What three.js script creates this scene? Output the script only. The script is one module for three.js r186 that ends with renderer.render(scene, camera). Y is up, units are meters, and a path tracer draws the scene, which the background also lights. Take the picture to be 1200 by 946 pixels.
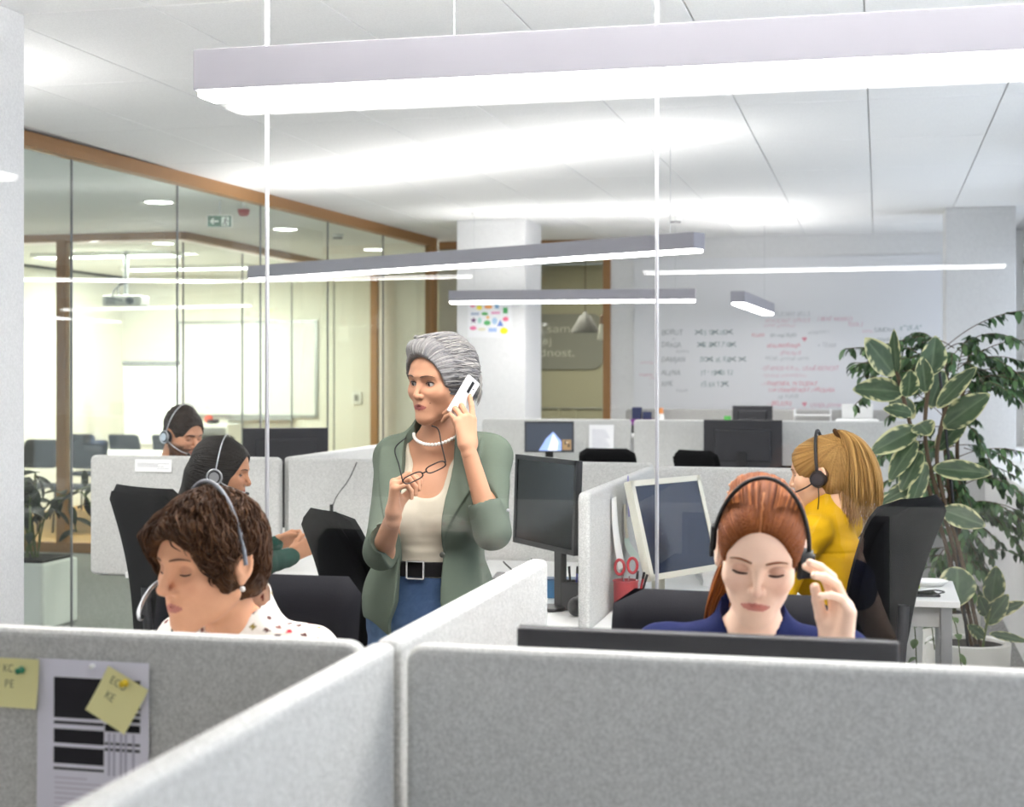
import * as THREE from 'three';
import { mergeGeometries } from 'three/addons/utils/BufferGeometryUtils.js';
import { RoundedBoxGeometry } from 'three/addons/geometries/RoundedBoxGeometry.js';
import { RectAreaLightUniformsLib } from 'three/addons/lights/RectAreaLightUniformsLib.js';
import { ImprovedNoise } from 'three/addons/math/ImprovedNoise.js';

// ---------- camera, sky, exposure ----------
const scene = new THREE.Scene();
const camera = new THREE.PerspectiveCamera(2 * Math.atan(473 / 1772) * 180 / Math.PI, 1200 / 946, 0.05, 80);
camera.position.set(0, 1.6, 0);
camera.rotation.set(0, Math.atan(430 / 1772), 0);
camera.setViewOffset(1200, 946, 0, 33, 1200, 946);          // level camera, lens shifted so the horizon lies a little above the middle
camera.focus = 4.3;
camera.userData.fStop = 4.5;
const renderer = new THREE.WebGLRenderer({ antialias: true });
renderer.toneMapping = THREE.LinearToneMapping;
renderer.toneMappingExposure = 2.42;
renderer.shadowMap.enabled = true;
scene.background = new THREE.Color(0.95, 1.06, 1.22);        // dull daylight outside the side windows
RectAreaLightUniformsLib.init();
const LAMP_DOWN = 24, LAMP_UP = 14;                          // radiance of the pendant lamps' lower and upper faces

// ---------- helpers ----------
const R = (d) => d * Math.PI / 180;
let seed_ = 7;
function rnd() { seed_ = (seed_ + 0x6d2b79f5) | 0; let t = Math.imul(seed_ ^ (seed_ >>> 15), 1 | seed_); t = (t + Math.imul(t ^ (t >>> 7), 61 | t)) ^ t; return ((t ^ (t >>> 14)) >>> 0) / 4294967296; }
const rr = (a, b) => a + (b - a) * rnd();
const perlin = new ImprovedNoise();
const noise = (x, y, z) => perlin.noise(x + 31.7, y + 17.3, z + 53.1);
const V = (x, y, z) => new THREE.Vector3(x, y, z);
const clamp = (x, a, b) => x < a ? a : x > b ? b : x;
const lerp = (a, b, t) => a + (b - a) * t;
const sstep = (a, b, x) => { const t = clamp((x - a) / (b - a), 0, 1); return t * t * (3 - 2 * t); };
const used = new Map();
function numbered(n) { const k = used.get(n) || 0; used.set(n, k + 1); return k ? n + '_' + String(k).padStart(3, '0') : n; }

function uvMetres(g) {                                        // box-projected texture coordinates in metres
  g = g.index ? g.toNonIndexed() : g;
  const p = g.attributes.position, n = g.attributes.normal, uv = new Float32Array(p.count * 2);
  for (let i = 0; i < p.count; i += 3) {
    let nx = 0, ny = 0, nz = 0;
    for (let k = 0; k < 3; k++) { nx += n.getX(i + k); ny += n.getY(i + k); nz += n.getZ(i + k); }
    nx = Math.abs(nx); ny = Math.abs(ny); nz = Math.abs(nz);
    for (let k = 0; k < 3; k++) {
      const x = p.getX(i + k), y = p.getY(i + k), z = p.getZ(i + k);
      const [u, v] = nz >= nx && nz >= ny ? [x, y] : nx >= ny ? [z, y] : [x, z];
      uv[(i + k) * 2] = u; uv[(i + k) * 2 + 1] = v;
    }
  }
  g.setAttribute('uv', new THREE.BufferAttribute(uv, 2));
  return g;
}
function clean(g) {
  g = g.index ? g.toNonIndexed() : g.clone();
  for (const k of Object.keys(g.attributes)) if (!['position', 'normal', 'uv'].includes(k)) g.deleteAttribute(k);
  if (!g.attributes.normal) g.computeVertexNormals();
  if (!g.attributes.uv) g.setAttribute('uv', new THREE.BufferAttribute(new Float32Array(g.attributes.position.count * 2), 2));
  return g;
}
function join(list, metres = true) { const g = mergeGeometries([].concat(list).map(clean)); return metres ? uvMetres(g) : g; }
function obj(name, geos, m, parent = scene, metres = true) {
  const o = new THREE.Mesh(join(geos, metres), m);
  o.name = parent === scene ? numbered(name) : name; o.castShadow = o.receiveShadow = true; parent.add(o); return o;
}
function raw(name, g, m, parent = scene) {                    // keeps geometry as it is (vertex colours, own uv)
  const o = new THREE.Mesh(g, m);
  o.name = parent === scene ? numbered(name) : name; o.castShadow = o.receiveShadow = true; parent.add(o); return o;
}
function tag(o, label, category, group) { o.userData.label = label; o.userData.category = category; if (group) o.userData.group = group; return o; }
function thing(name, label, category, pos = [0, 0, 0], turn = 0, group) {
  const o = new THREE.Group(); o.name = numbered(name); scene.add(o); o.position.set(...pos); o.rotation.y = turn; return tag(o, label, category, group);
}
function struct(name, geos, m) { const o = obj(name, geos, m); o.userData.kind = 'structure'; return o; }
function structGroup(name, pos = [0, 0, 0], turn = 0) { const o = new THREE.Group(); o.name = numbered(name); o.userData.kind = 'structure'; o.position.set(...pos); o.rotation.y = turn; scene.add(o); return o; }
const bx = (w, h, d, x = 0, y = 0, z = 0) => new THREE.BoxGeometry(w, h, d).translate(x, y, z);
const rb = (w, h, d, r, x = 0, y = 0, z = 0, s = 2) => new RoundedBoxGeometry(w, h, d, s, Math.min(r, w / 2.01, h / 2.01, d / 2.01)).translate(x, y, z);
const cyl = (r0, r1, h, x = 0, y = 0, z = 0, s = 24) => new THREE.CylinderGeometry(r0, r1, h, s).translate(x, y, z);
const tube = (pts, r, seg = 24, rs = 8, closed = false) => new THREE.TubeGeometry(new THREE.CatmullRomCurve3(pts.map((p) => p.isVector3 ? p : V(...p)), closed), seg, r, rs, closed);
const lathe = (prof, s = 32) => new THREE.LatheGeometry(prof.map(([x, y]) => new THREE.Vector2(x, y)), s);
function rrect(w, h, r) {
  const s = new THREE.Shape(), x = -w / 2, y = -h / 2;
  s.moveTo(x + r, y); s.lineTo(x + w - r, y); s.absarc(x + w - r, y + r, r, -Math.PI / 2, 0); s.lineTo(x + w, y + h - r); s.absarc(x + w - r, y + h - r, r, 0, Math.PI / 2);
  s.lineTo(x + r, y + h); s.absarc(x + r, y + h - r, r, Math.PI / 2, Math.PI); s.lineTo(x, y + r); s.absarc(x + r, y + r, r, Math.PI, Math.PI * 1.5);
  return s;
}
function slab(shape, t, bevel = 0.004, cs = 10) {             // extruded outline, centred on z
  const g = new THREE.ExtrudeGeometry(shape, { depth: Math.max(1e-4, t - 2 * bevel), bevelEnabled: bevel > 0, bevelThickness: bevel, bevelSize: bevel, bevelOffset: -bevel, bevelSegments: 3, curveSegments: cs });
  return g.translate(0, 0, -(t - 2 * bevel) / 2);
}
function between(a, b, r, s = 10) {                           // a straight rod from a to b
  a = a.isVector3 ? a : V(...a); b = b.isVector3 ? b : V(...b);
  const d = b.clone().sub(a), g = new THREE.CylinderGeometry(r, r, d.length(), s);
  return g.applyQuaternion(new THREE.Quaternion().setFromUnitVectors(V(0, 1, 0), d.clone().normalize())).translate((a.x + b.x) / 2, (a.y + b.y) / 2, (a.z + b.z) / 2);
}

// ---------- materials ----------
function speckle(n, lo, hi, coarse, seed) {                   // tiling grey grain, mean about 1 after scaling
  let s = seed; const r = () => { s = (s * 1664525 + 1013904223) >>> 0; return s / 4294967296; };
  const a = new Float32Array(n * n); for (let i = 0; i < n * n; i++) a[i] = r();
  const d = new Uint8Array(n * n * 4);
  for (let y = 0; y < n; y++) for (let x = 0; x < n; x++) {
    let v = 0, w = 0;
    for (let j = -coarse; j <= coarse; j++) for (let i = -coarse; i <= coarse; i++) { const k = 1 / (1 + i * i + j * j); v += k * a[((y + j + n) % n) * n + (x + i + n) % n]; w += k; }
    const t = clamp(0.5 + (v / w - 0.5) * (1 + 1.6 * coarse), 0, 1), c = Math.round(255 * (lo + (hi - lo) * t)), o = (y * n + x) * 4;
    d[o] = d[o + 1] = d[o + 2] = c; d[o + 3] = 255;
  }
  const t = new THREE.DataTexture(d, n, n); t.wrapS = t.wrapT = THREE.RepeatWrapping; t.magFilter = THREE.LinearFilter; t.needsUpdate = true; return t;
}
function rep(t, k, srgb) { const c = t.clone(); c.repeat.set(k, k); if (srgb) c.colorSpace = THREE.SRGBColorSpace; c.needsUpdate = true; return c; }
const grainFelt = speckle(256, 0.86, 1.0, 2, 11), grainFine = speckle(256, 0.95, 1.0, 1, 23), grainCloth = speckle(256, 0.7, 1.0, 1, 5), grainCarpet = speckle(256, 0.55, 1.0, 2, 77);
const M = {};
const mk = (name, hex, rough = 0.6, extra = {}) => (M[name] = new THREE.MeshPhysicalMaterial({ name, color: hex, roughness: rough, ...extra }));
mk('felt', 0xd0d0cd, 0.95, { map: rep(grainFelt, 4.6, true), bumpMap: rep(grainFelt, 4.6), bumpScale: 0.0007 });
mk('feltDark', 0xb0afac, 0.95, { map: rep(grainFelt, 4.6, true), bumpMap: rep(grainFelt, 4.6), bumpScale: 0.0007 });
mk('wall', 0xe0e0e0, 0.85, { map: rep(grainFine, 1.5, true) });
mk('wallCream', 0xf3f1e8, 0.85, { map: rep(grainFine, 1.5, true) });
mk('wallDark', 0x5a5a5d, 0.9); mk('wallOlive', 0xb3b09c, 0.85, { map: rep(grainFine, 1.5, true) });
mk('ceil', 0xf8f8f7, 0.9, { map: rep(grainFine, 3, true) });
mk('carpet', 0xb4b3b0, 1, { map: rep(grainCarpet, 3, true), bumpMap: rep(grainCarpet, 3), bumpScale: 0.002 });
mk('woodFloor', 0xb98d52, 0.45);
mk('desk', 0xececea, 0.4);
mk('deskEdge', 0xb9b9b8, 0.5);
mk('black', 0x0c0c0f, 0.5); mk('blackSoft', 0x060608, 0.85, { specularIntensity: 0.25 });
mk('leather', 0x1c1c21, 0.7, { specularIntensity: 0.25, bumpMap: rep(grainFelt, 7), bumpScale: 0.0006 });
mk('plasticGrey', 0x25252a, 0.5); mk('greyMid', 0x77777a, 0.5); mk('screen', 0x0b0c10, 0.16, { specularIntensity: 0.5 }); mk('screenNavy', 0x142036, 0.16, { specularIntensity: 0.4 });
mk('beige', 0xcbcabd, 0.5); mk('white', 0xf0f0ee, 0.5); mk('paper', 0xf2f2f0, 0.9, { side: THREE.DoubleSide });
mk('chrome', 0xd6d6d8, 0.2, { metalness: 1 }); mk('alu', 0xb9bbbe, 0.38, { metalness: 1 });
mk('strip', 0xa2a2a6, 0.3);
mk('lampBody', 0xa3a1a9, 0.55);
mk('red', 0xa3202a, 0.4); mk('blueBox', 0x3f7fae, 0.6); mk('yellowNote', 0xe4dd9a, 0.9, { side: THREE.DoubleSide });
M.lampGlow = new THREE.MeshStandardMaterial({ name: 'lampGlow', color: 0xffffff, emissive: 0xfffdfb, emissiveIntensity: 6, roughness: 0.6 });
M.glass = new THREE.MeshPhysicalMaterial({ name: 'glass', color: 0xffffff, roughness: 0, transmission: 1, thickness: 0, ior: 1.5, specularIntensity: 0.5 });
M.glassGreen = new THREE.MeshPhysicalMaterial({ name: 'glassGreen', color: 0xf6faf7, roughness: 0, transmission: 1, thickness: 0, ior: 1.5, specularIntensity: 0.6 });
function canvasTex(w, h, draw) { const c = document.createElement('canvas'); c.width = w; c.height = h; const x = c.getContext('2d'); draw(x, w, h); const t = new THREE.CanvasTexture(c); t.colorSpace = THREE.SRGBColorSpace; return t; }
function woodTex() {
  return canvasTex(512, 512, (c, w, h) => {
    const im = c.createImageData(w, h);
    for (let y = 0; y < h; y++) for (let x = 0; x < w; x++) {
      const u = x / w, v = y / h, g = 0.5 + 0.5 * Math.sin((u * 38 + 3 * noise(u * 4, v * 0.8, 2)) * 6.28) * 0.5 + 0.35 * noise(u * 90, v * 6, 1), o = (y * w + x) * 4;
      im.data[o] = 138 + 30 * g; im.data[o + 1] = 98 + 26 * g; im.data[o + 2] = 56 + 20 * g; im.data[o + 3] = 255;
    }
    c.putImageData(im, 0, 0);
  });
}
const wt = woodTex(); wt.wrapS = wt.wrapT = THREE.MirroredRepeatWrapping; wt.repeat.set(1.6, 0.5);
M.wood = new THREE.MeshPhysicalMaterial({ name: 'wood', map: wt, roughness: 0.5 });
M.vcol = new THREE.MeshPhysicalMaterial({ name: 'vcol', vertexColors: true, roughness: 0.55 });
// ---------- the room ----------
const CEIL = 2.88;
struct('floor', bx(12, 0.1, 26, -4, -0.05, -7), M.carpet);
obj('floor_boards', bx(3.5, 0.012, 5.4, -7.75, 0.006, -15.1), M.woodFloor, structGroup('floor_meeting'));
const ceilingGroup = structGroup('ceiling');
obj('ceiling_slab', bx(12.4, 0.1, 26.4, -4.1, CEIL + 0.062, -7), M.wall, ceilingGroup);
{
  const g = join(rb(0.594, 0.014, 1.194, 0.003, 0, 0, 0, 1));
  for (let i = -8; i < 3; i++) for (let j = -14; j < 5; j++) {
    const x = -0.05 + 0.6 * (i + 0.5), z = 1.2 * (j + 0.5);
    if (x > 1.3 || x < -4.5 || z < -14.3 || z > 5.6) continue;
    const t = new THREE.Mesh(g, M.ceil); t.name = 'ceiling_tile'; t.position.set(x, CEIL + 0.0055 + 0.0012 * noise(i * 3.1, j * 2.3, 1), z); t.receiveShadow = t.castShadow = true; ceilingGroup.add(t);
  }
  obj('corridor_ceiling', bx(5.6, 0.02, 15, -7.2, CEIL + 0.004, -12), M.ceil, ceilingGroup);
}
// walls round the office
struct('wall_rear', bx(6.4, CEIL, 0.12, -1.6, CEIL / 2, 5.6), M.wallDark);
struct('wall_left', bx(0.12, CEIL, 10.4, -4.5, CEIL / 2, 0.45), M.wall);
{ // side wall with windows and a long convector cabinet
  const w = structGroup('wall_right');
  obj('wall_band', [bx(0.14, 0.97, 19.8, 1.3, 0.485, -4.2), bx(0.14, 0.3, 19.8, 1.3, 2.73, -4.2), bx(0.14, 1.65, 5.6, 1.3, 1.79, 2.5)], M.wall, w);
  for (let k = 0; k < 6; k++) obj('wall_pier', bx(0.14, 1.65, 0.5, 1.3, 1.79, -14 + k * 2.75), M.wall, w);
  for (let k = 0; k < 5; k++) {
    const z = -14 + 1.375 + k * 2.75;
    const win = structGroup('window_' + (k + 1), [1.3, 0, z]);
    obj('window_frame', [bx(0.07, 0.05, 2.25, 0, 0.995, 0), bx(0.07, 0.05, 2.25, 0, 2.555, 0), bx(0.07, 1.6, 0.05, 0, 1.775, -1.1), bx(0.07, 1.6, 0.05, 0, 1.775, 1.1), bx(0.05, 1.6, 0.04, 0, 1.775, 0)], M.white, win);
    obj('window_pane', bx(0.008, 1.51, 2.15, 0, 1.775, 0), M.glass, win);
  }
}
{
  const c = structGroup('trim_1');
  for (let k = 0; k < 13; k++) obj('cabinet_front', rb(0.02, 0.93, 1.494, 0.003, 0.79, 0.475, -13.2 + k * 1.5), M.wall, c);
  obj('sill', rb(0.46, 0.03, 19.6, 0.008, 1.0, 0.962, -4.2), M.white, c);
  obj('cabinet_body', bx(0.4, 0.9, 19.4, 1.01, 0.47, -4.2), M.wall, c);
  for (let k = 0; k < 6; k++) {
    const z = -12.9 + k * 2.7, g = [];
    for (let i = 0; i < 9; i++) g.push(bx(0.012, 0.006, 0.62, 0.93 + i * 0.02, 0.98, z));
    obj('vent_grille', g, M.greyMid, c);
  }
}
struct('wall_pier_left', rb(0.55, CEIL, 0.55, 0.006, -3.22, CEIL / 2, -4.53), M.wall);
struct('wall_pier_middle', rb(0.58, CEIL, 0.6, 0.006, -3.09, CEIL / 2, -12.3), M.wall);
struct('wall_pier_right', rb(0.51, CEIL, 0.5, 0.006, 0.75, CEIL / 2, -12.25), M.wall);
// back wall: white board wall, an opening with a wooden frame, and a glazed door beside the corner
struct('wall_back', [bx(3.9, CEIL, 0.12, -0.5, CEIL / 2, -14.06), bx(0.3, CEIL, 0.12, -3.62, CEIL / 2, -14.06)], M.wall);
{
  const w = structGroup('window_6');
  obj('frame_post', [bx(0.07, CEIL, 0.1, -2.48, CEIL / 2, -14.03), bx(0.07, CEIL, 0.1, -3.44, CEIL / 2, -14.03), bx(1.0, 0.075, 0.1, -2.96, CEIL - 0.04, -14.03)], M.wood, w);
  obj('pane', bx(0.9, CEIL - 0.1, 0.01, -2.96, CEIL / 2 - 0.03, -14.03), M.glassGreen, w);
}
// the side room behind that opening
struct('wall_side_room', [bx(6, CEIL, 0.1, -2.2, CEIL / 2, -17.2), bx(0.1, CEIL, 3.1, 0.6, CEIL / 2, -15.65), bx(0.1, CEIL, 3.1, -3.9, CEIL / 2, -15.65)], M.wallOlive);
// glass wall between the front desks and the office
{
  const Z = -3.45, xs = [-4.4, -3.37, -2.41, -1.453, -0.495, 0.465, 1.2];
  const w = structGroup('wall_glass_front');
  for (let i = 0; i + 1 < xs.length; i++) obj('glass_pane', bx(xs[i + 1] - xs[i] - 0.006, CEIL - 0.02, 0.01, (xs[i] + xs[i + 1]) / 2, CEIL / 2, Z), M.glass, w);
  for (let i = 1; i + 1 < xs.length; i++) obj('glass_joint', rb(0.0075, CEIL - 0.02, 0.014, 0.003, xs[i], CEIL / 2, Z), M.strip, w);
  obj('floor_track', bx(5.6, 0.03, 0.04, -1.6, 0.015, Z), M.alu, w);
}
// glazed wall with a wooden top rail along the corridor, running slightly out of square
{
  const A = V(-4.46, 0, -5.2), B = V(-4.05, 0, -13.55), L = A.distanceTo(B);
  const w = structGroup('wall_glass_left', [A.x, 0, A.z], Math.atan2(-(B.z - A.z), B.x - A.x));
  obj('top_rail', rb(L, 0.078, 0.09, 0.004, L / 2, CEIL - 0.04, 0), M.wood, w);
  obj('bottom_rail', rb(L, 0.06, 0.06, 0.004, L / 2, 0.03, 0), M.wood, w);
  obj('end_post', rb(0.09, CEIL - 0.08, 0.09, 0.004, L - 0.045, CEIL / 2 - 0.04, 0), M.wood, w);
  const n = 7, s = (L - 0.09) / n;
  for (let i = 0; i < n; i++) obj('glass_pane', bx(s - 0.008, CEIL - 0.15, 0.01, s * (i + 0.5), CEIL / 2 - 0.01, 0), M.glassGreen, w);
  for (let i = 1; i < n; i++) obj('glass_joint', bx(0.007, CEIL - 0.15, 0.012, s * i, CEIL / 2 - 0.01, 0), M.greyMid, w);
}
// corner beyond the wooden post: wall panel, grey door frame, glass door
{
  const w = structGroup('wall_corner');
  obj('top_rail', rb(0.75, 0.075, 0.09, 0.004, -3.72, CEIL - 0.04, -13.95), M.wood, w);
  obj('wall_panel', bx(0.3, CEIL - 0.08, 0.05, -3.93, CEIL / 2 - 0.04, -13.9), M.wallOlive, w);
  const d = structGroup('door_1', [-3.58, 0, -13.92]);
  obj('door_frame', [bx(0.05, CEIL - 0.08, 0.08, -0.19, CEIL / 2 - 0.04, 0), bx(0.05, CEIL - 0.08, 0.08, 0.19, CEIL / 2 - 0.04, 0), bx(0.4, 0.05, 0.08, 0, CEIL - 0.1, 0)], M.greyMid, d);
  obj('door_leaf', bx(0.32, CEIL - 0.16, 0.012, 0, CEIL / 2 - 0.06, 0.01), M.glassGreen, d);
  obj('door_handle', [rb(0.03, 0.2, 0.03, 0.008, -0.13, 1.05, 0.05), rb(0.03, 0.03, 0.05, 0.006, -0.13, 1.1, 0.03)], M.alu, d);
}
// meeting room
struct('wall_meeting_left', bx(0.1, CEIL, 9, -9.55, CEIL / 2, -13.5), M.wallCream);
struct('wall_meeting_back', bx(5.6, CEIL, 0.1, -6.8, CEIL / 2, -17.85), M.wallCream);
struct('trim_2', [bx(0.02, 0.03, 5.4, -9.49, CEIL - 0.02, -15.1)], M.black);
struct('wall_corridor_end', bx(5.4, CEIL, 0.1, -6.9, CEIL / 2, -5.0), M.wall);
struct('wall_corridor_far', bx(0.1, CEIL, 5.6, -3.98, CEIL / 2, -16.9), M.wall);
{
  const w = structGroup('wall_glass_meeting');
  const Z = -12.35, X = -6.0;
  obj('top_rail', [rb(3.5, 0.07, 0.07, 0.004, -7.75, CEIL - 0.035, Z), rb(0.07, 0.07, 5.4, 0.004, X, CEIL - 0.035, -15.05)], M.wood, w);
  obj('bottom_rail', [rb(3.5, 0.09, 0.07, 0.004, -7.75, 0.045, Z), rb(0.07, 0.09, 5.4, 0.004, X, 0.045, -15.05)], M.wood, w);
  obj('wood_post', rb(0.09, CEIL - 0.1, 0.09, 0.004, -7.18, CEIL / 2, Z), M.wood, w);
  obj('wood_post', rb(0.09, CEIL - 0.1, 0.09, 0.004, X, CEIL / 2, -17.6), M.wood, w);
  obj('glass_pane', bx(2.2, CEIL - 0.2, 0.01, -8.35, CEIL / 2, Z), M.glassGreen, w);
  obj('glass_pane', bx(1.1, CEIL - 0.2, 0.01, -6.57, CEIL / 2, Z), M.glassGreen, w);
  obj('glass_joint', bx(0.012, CEIL - 0.2, 0.014, X, CEIL / 2, Z), M.greyMid, w);
  for (let k = 0; k < 4; k++) { obj('glass_pane', bx(0.01, CEIL - 0.2, 1.26, X, CEIL / 2, -13.0 - k * 1.27), M.glassGreen, w); if (k) obj('glass_joint', bx(0.014, CEIL - 0.2, 0.008, X, CEIL / 2, -12.365 - k * 1.27), M.greyMid, w); }
}
// ---------- pendant lamps ----------
function pendant(A, B, y, label, wires = [0.16, 0.84], h = 0.085, w = 0.1, up = LAMP_UP, down = LAMP_DOWN) {
  const L = Math.hypot(B[0] - A[0], B[1] - A[1]);
  const o = thing('pendant_lamp', label, 'lamp', [(A[0] + B[0]) / 2, y, (A[1] + B[1]) / 2], Math.atan2(-(B[1] - A[1]), B[0] - A[0]), 'linear pendant lamps');
  obj('lamp_body', [rb(L, h, 0.006, 0.002, 0, h / 2, w / 2), rb(L, h, 0.006, 0.002, 0, h / 2, -w / 2), rb(0.006, h, w, 0.002, L / 2, h / 2, 0), rb(0.006, h, w, 0.002, -L / 2, h / 2, 0), bx(L - 0.01, 0.004, w - 0.008, 0, h * 0.55, 0)], M.lampBody, o);
  obj('lamp_diffuser', rb(L - 0.008, 0.024, w - 0.012, 0.006, 0, -0.004, 0), M.lampGlow, o);
  obj('upper_diffuser', rb(L - 0.02, 0.008, w - 0.02, 0.002, 0, h - 0.012, 0), M.lampGlow, o);
  for (const t of wires) {
    const x = (t - 0.5) * L;
    obj('wire', between([x, h - 0.01, 0], [x, CEIL - y, 0], 0.0014, 6), M.alu, o);
    obj('ceiling_cup', cyl(0.025, 0.025, 0.02, x, CEIL - y - 0.01, 0), M.white, o);
  }
  const d = new THREE.RectAreaLight(0xfffcf8, down, L - 0.02, w - 0.012); d.rotation.x = -Math.PI / 2; d.position.y = -0.019; o.add(d);
  const u = new THREE.RectAreaLight(0xfffcf8, up, L - 0.02, w - 0.02); u.rotation.x = Math.PI / 2; u.position.y = h - 0.004; o.add(u);
  return o;
}
pendant([-1.585, -3.377], [1.03, -3.373], 2.28, 'white linear pendant lamp hanging above the front desks, before the glass wall', [0.24, 0.8], 0.096, 0.11, 70, 12);
pendant([-4.1, -9.5], [-0.9, -7.79], 2.25, 'long white linear pendant lamp hung askew across the office behind the glass', [0.04, 0.95], 0.085, 0.1, 5, 24);
pendant([-3.28, -11.45], [-1.37, -11.62], 2.18, 'white linear pendant lamp hanging in front of the white pillar with the poster', [0.1, 0.92], 0.085, 0.1, 3, 4);
pendant([-1.0, -11.1], [-0.92, -13.1], 2.13, 'short white pendant lamp seen end on before the written whiteboard wall', [0.85], 0.085, 0.1, 3, 7);
pendant([-1.32, 1.75], [0.67, 1.66], 2.2, 'white linear pendant lamp mirrored in the glass above the whiteboard writing', [0.16, 0.84], 0.085, 0.1, 6, 13);
pendant([-4.2, 1.9], [-2.36, 1.8], 2.2, 'white linear pendant lamp mirrored in the glass beside the meeting room', [0.16, 0.84], 0.085, 0.1, 6, 13);
pendant([-4.3, -2.9], [-2.5, -2.9], 2.2, 'white linear pendant lamp above the left end of the front desks', [0.16, 0.84], 0.085, 0.1, 24, 8);
pendant([-4.3, -5.75], [-3.42, -5.35], 2.25, 'added white linear pendant lamp, unseen behind the white pier, lighting the second desk row', [0.16, 0.84], 0.085, 0.1, 7, 44);  // added lamp, out of view, brightens the second-row screens and left ceiling
// round downlights in the corridor
function downlight(x, z, label, k = 10) {
  const o = thing('downlight', label, 'lamp', [x, CEIL, z], 0, 'round ceiling downlights');
  obj('trim_ring', lathe([[0.1, -0.004], [0.13, -0.012], [0.135, -0.006], [0.13, 0], [0.1, 0]]), M.white, o);
  obj('lamp_glow', cyl(0.1, 0.1, 0.006, 0, -0.004, 0), M.lampGlow, o);
  const d = new THREE.RectAreaLight(0xfff4e2, k, 0.18, 0.18); d.rotation.x = -Math.PI / 2; d.position.y = -0.014; o.add(d);
}
downlight(-5.15, -10.2, 'round downlight in the corridor ceiling beside the green exit sign');
downlight(-5.03, -12.35, 'round downlight in the corridor ceiling beside the glass corner of the meeting room');
downlight(-4.97, -14.55, 'round downlight at the far end of the corridor ceiling');
downlight(-7.25, -12.95, 'round downlight just inside the meeting room glass, above the wooden post');
downlight(-6.72, -13.4, 'round downlight in the meeting room ceiling before the projector');
downlight(-3.0, -15.2, 'round downlight of the side room behind the wooden frame', 260);
downlight(-6.6, -8.2, 'round downlight in the corridor ceiling above the potted shrub');
function ceilingPanel(x, z, label) {
  const o = thing('ceiling_light', label, 'lamp', [x, CEIL, z], 0, 'meeting room ceiling lights');
  obj('lamp_housing', [bx(1.6, 0.05, 0.02, 0, -0.025, 0.16), bx(1.6, 0.05, 0.02, 0, -0.025, -0.16), bx(0.02, 0.05, 0.3, 0.79, -0.025, 0), bx(0.02, 0.05, 0.3, -0.79, -0.025, 0)], M.white, o);
  obj('lamp_diffuser', rb(1.56, 0.02, 0.3, 0.004, 0, -0.035, 0), M.lampGlow, o);
  const d = new THREE.RectAreaLight(0xfffaf0, 31, 1.54, 0.28); d.rotation.x = -Math.PI / 2; d.position.y = -0.05; o.add(d);
}
ceilingPanel(-7.8, -14.3, 'long white ceiling light above the meeting table, beside the projector');
ceilingPanel(-7.8, -16.2, 'long white ceiling light before the meeting room whiteboard');

// ---------- felt partition screens ----------
function screen(x0, z0, x1, z1, y0, y1, label, m = M.felt, r = 0.028, t = 0.042) {
  const L = Math.hypot(x1 - x0, z1 - z0);
  const o = thing('partition_screen', label, 'partition', [(x0 + x1) / 2, y0, (z0 + z1) / 2], Math.atan2(-(z1 - z0), x1 - x0), 'felt desk partitions');
  const g = slab(rrect(L, y1 - y0, r), t, 0.0125, 8).translate(0, (y1 - y0) / 2, 0);
  obj('felt_panel', g, m, o);
  obj('bottom_rail', rb(L - 0.1, 0.03, 0.03, 0.004, 0, 0.012, 0), M.greyMid, o);
  return o;
}
screen(-2.4, -2.16, -0.752, -2.16, 0, 1.2, 'grey felt partition with a pinned barcode sheet and yellow notes');
screen(-0.682, -2.16, 1.0, -2.16, 0, 1.2, 'grey felt partition in front of the red-haired woman and her monitor');
screen(-0.722, -2.172, -0.722, -3.225, 0, 1.2, 'grey felt partition between the two front desks, ending at the glass wall', M.felt, 0.02);
screen(-0.722, -0.35, -0.722, -2.155, 0, 1.2, 'pale grey felt partition running toward the viewer from the front corner', M.felt, 0.008);
screen(-3.85, -6.9, -2.83, -6.9, 0.6, 1.2, 'grey felt partition with a printed slip pinned at its top');
screen(-2.79, -6.9, -1.0, -6.86, 0.6, 1.2, 'pale felt partition behind the standing woman with a hanging cable');
screen(-2.81, -6.93, -2.81, -8.6, 0.6, 1.2, 'felt partition running back from the corner behind the dark-haired woman', M.felt, 0.02);
screen(-0.975, -5.05, -0.975, -6.58, 0.0, 1.2, 'felt partition with pinned papers between the black and the beige monitor', M.felt, 0.028);
screen(-0.95, -6.62, -0.12, -6.62, 0.6, 1.2, 'grey felt partition behind the beige monitor and the woman in yellow');
screen(-2.95, -11.2, -1.8, -11.2, 0, 1.27, 'far felt partition with a hanging white sheet and a lit monitor');
screen(-1.78, -11.2, 0.2, -11.2, 0, 1.27, 'far felt partition behind the big dark monitor back');
screen(-2.2, -13.4, 0.1, -13.4, 0, 1.3, 'low felt partition right before the written whiteboard wall', M.feltDark);

// ---------- desks ----------
function desk(x0, x1, z0, z1, label, h = 0.74) {              // z0 is the near edge
  const w = x1 - x0, d = z0 - z1;
  const o = thing('desk', label, 'desk', [(x0 + x1) / 2, 0, (z0 + z1) / 2], 0, 'white office desks');
  obj('desk_top', rb(w, 0.026, d, 0.004, 0, h - 0.013, 0), M.desk, o);
  for (const sx of [-1, 1]) {
    for (const sz of [-1, 1]) obj('leg', rb(0.045, h - 0.026, 0.045, 0.005, sx * (w / 2 - 0.05), (h - 0.026) / 2, sz * (d / 2 - 0.05)), M.alu, o);
  }
  obj('apron', rb(w - 0.12, 0.08, 0.02, 0.004, 0, h - 0.07, d / 2 - 0.06), M.deskEdge, o);
  return o;
}
desk(-2.3, -0.78, -2.2, -2.58, 'white desk of the woman in the dotted blouse');
desk(-0.66, 0.78, -2.2, -2.66, 'white desk of the red-haired woman');
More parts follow.
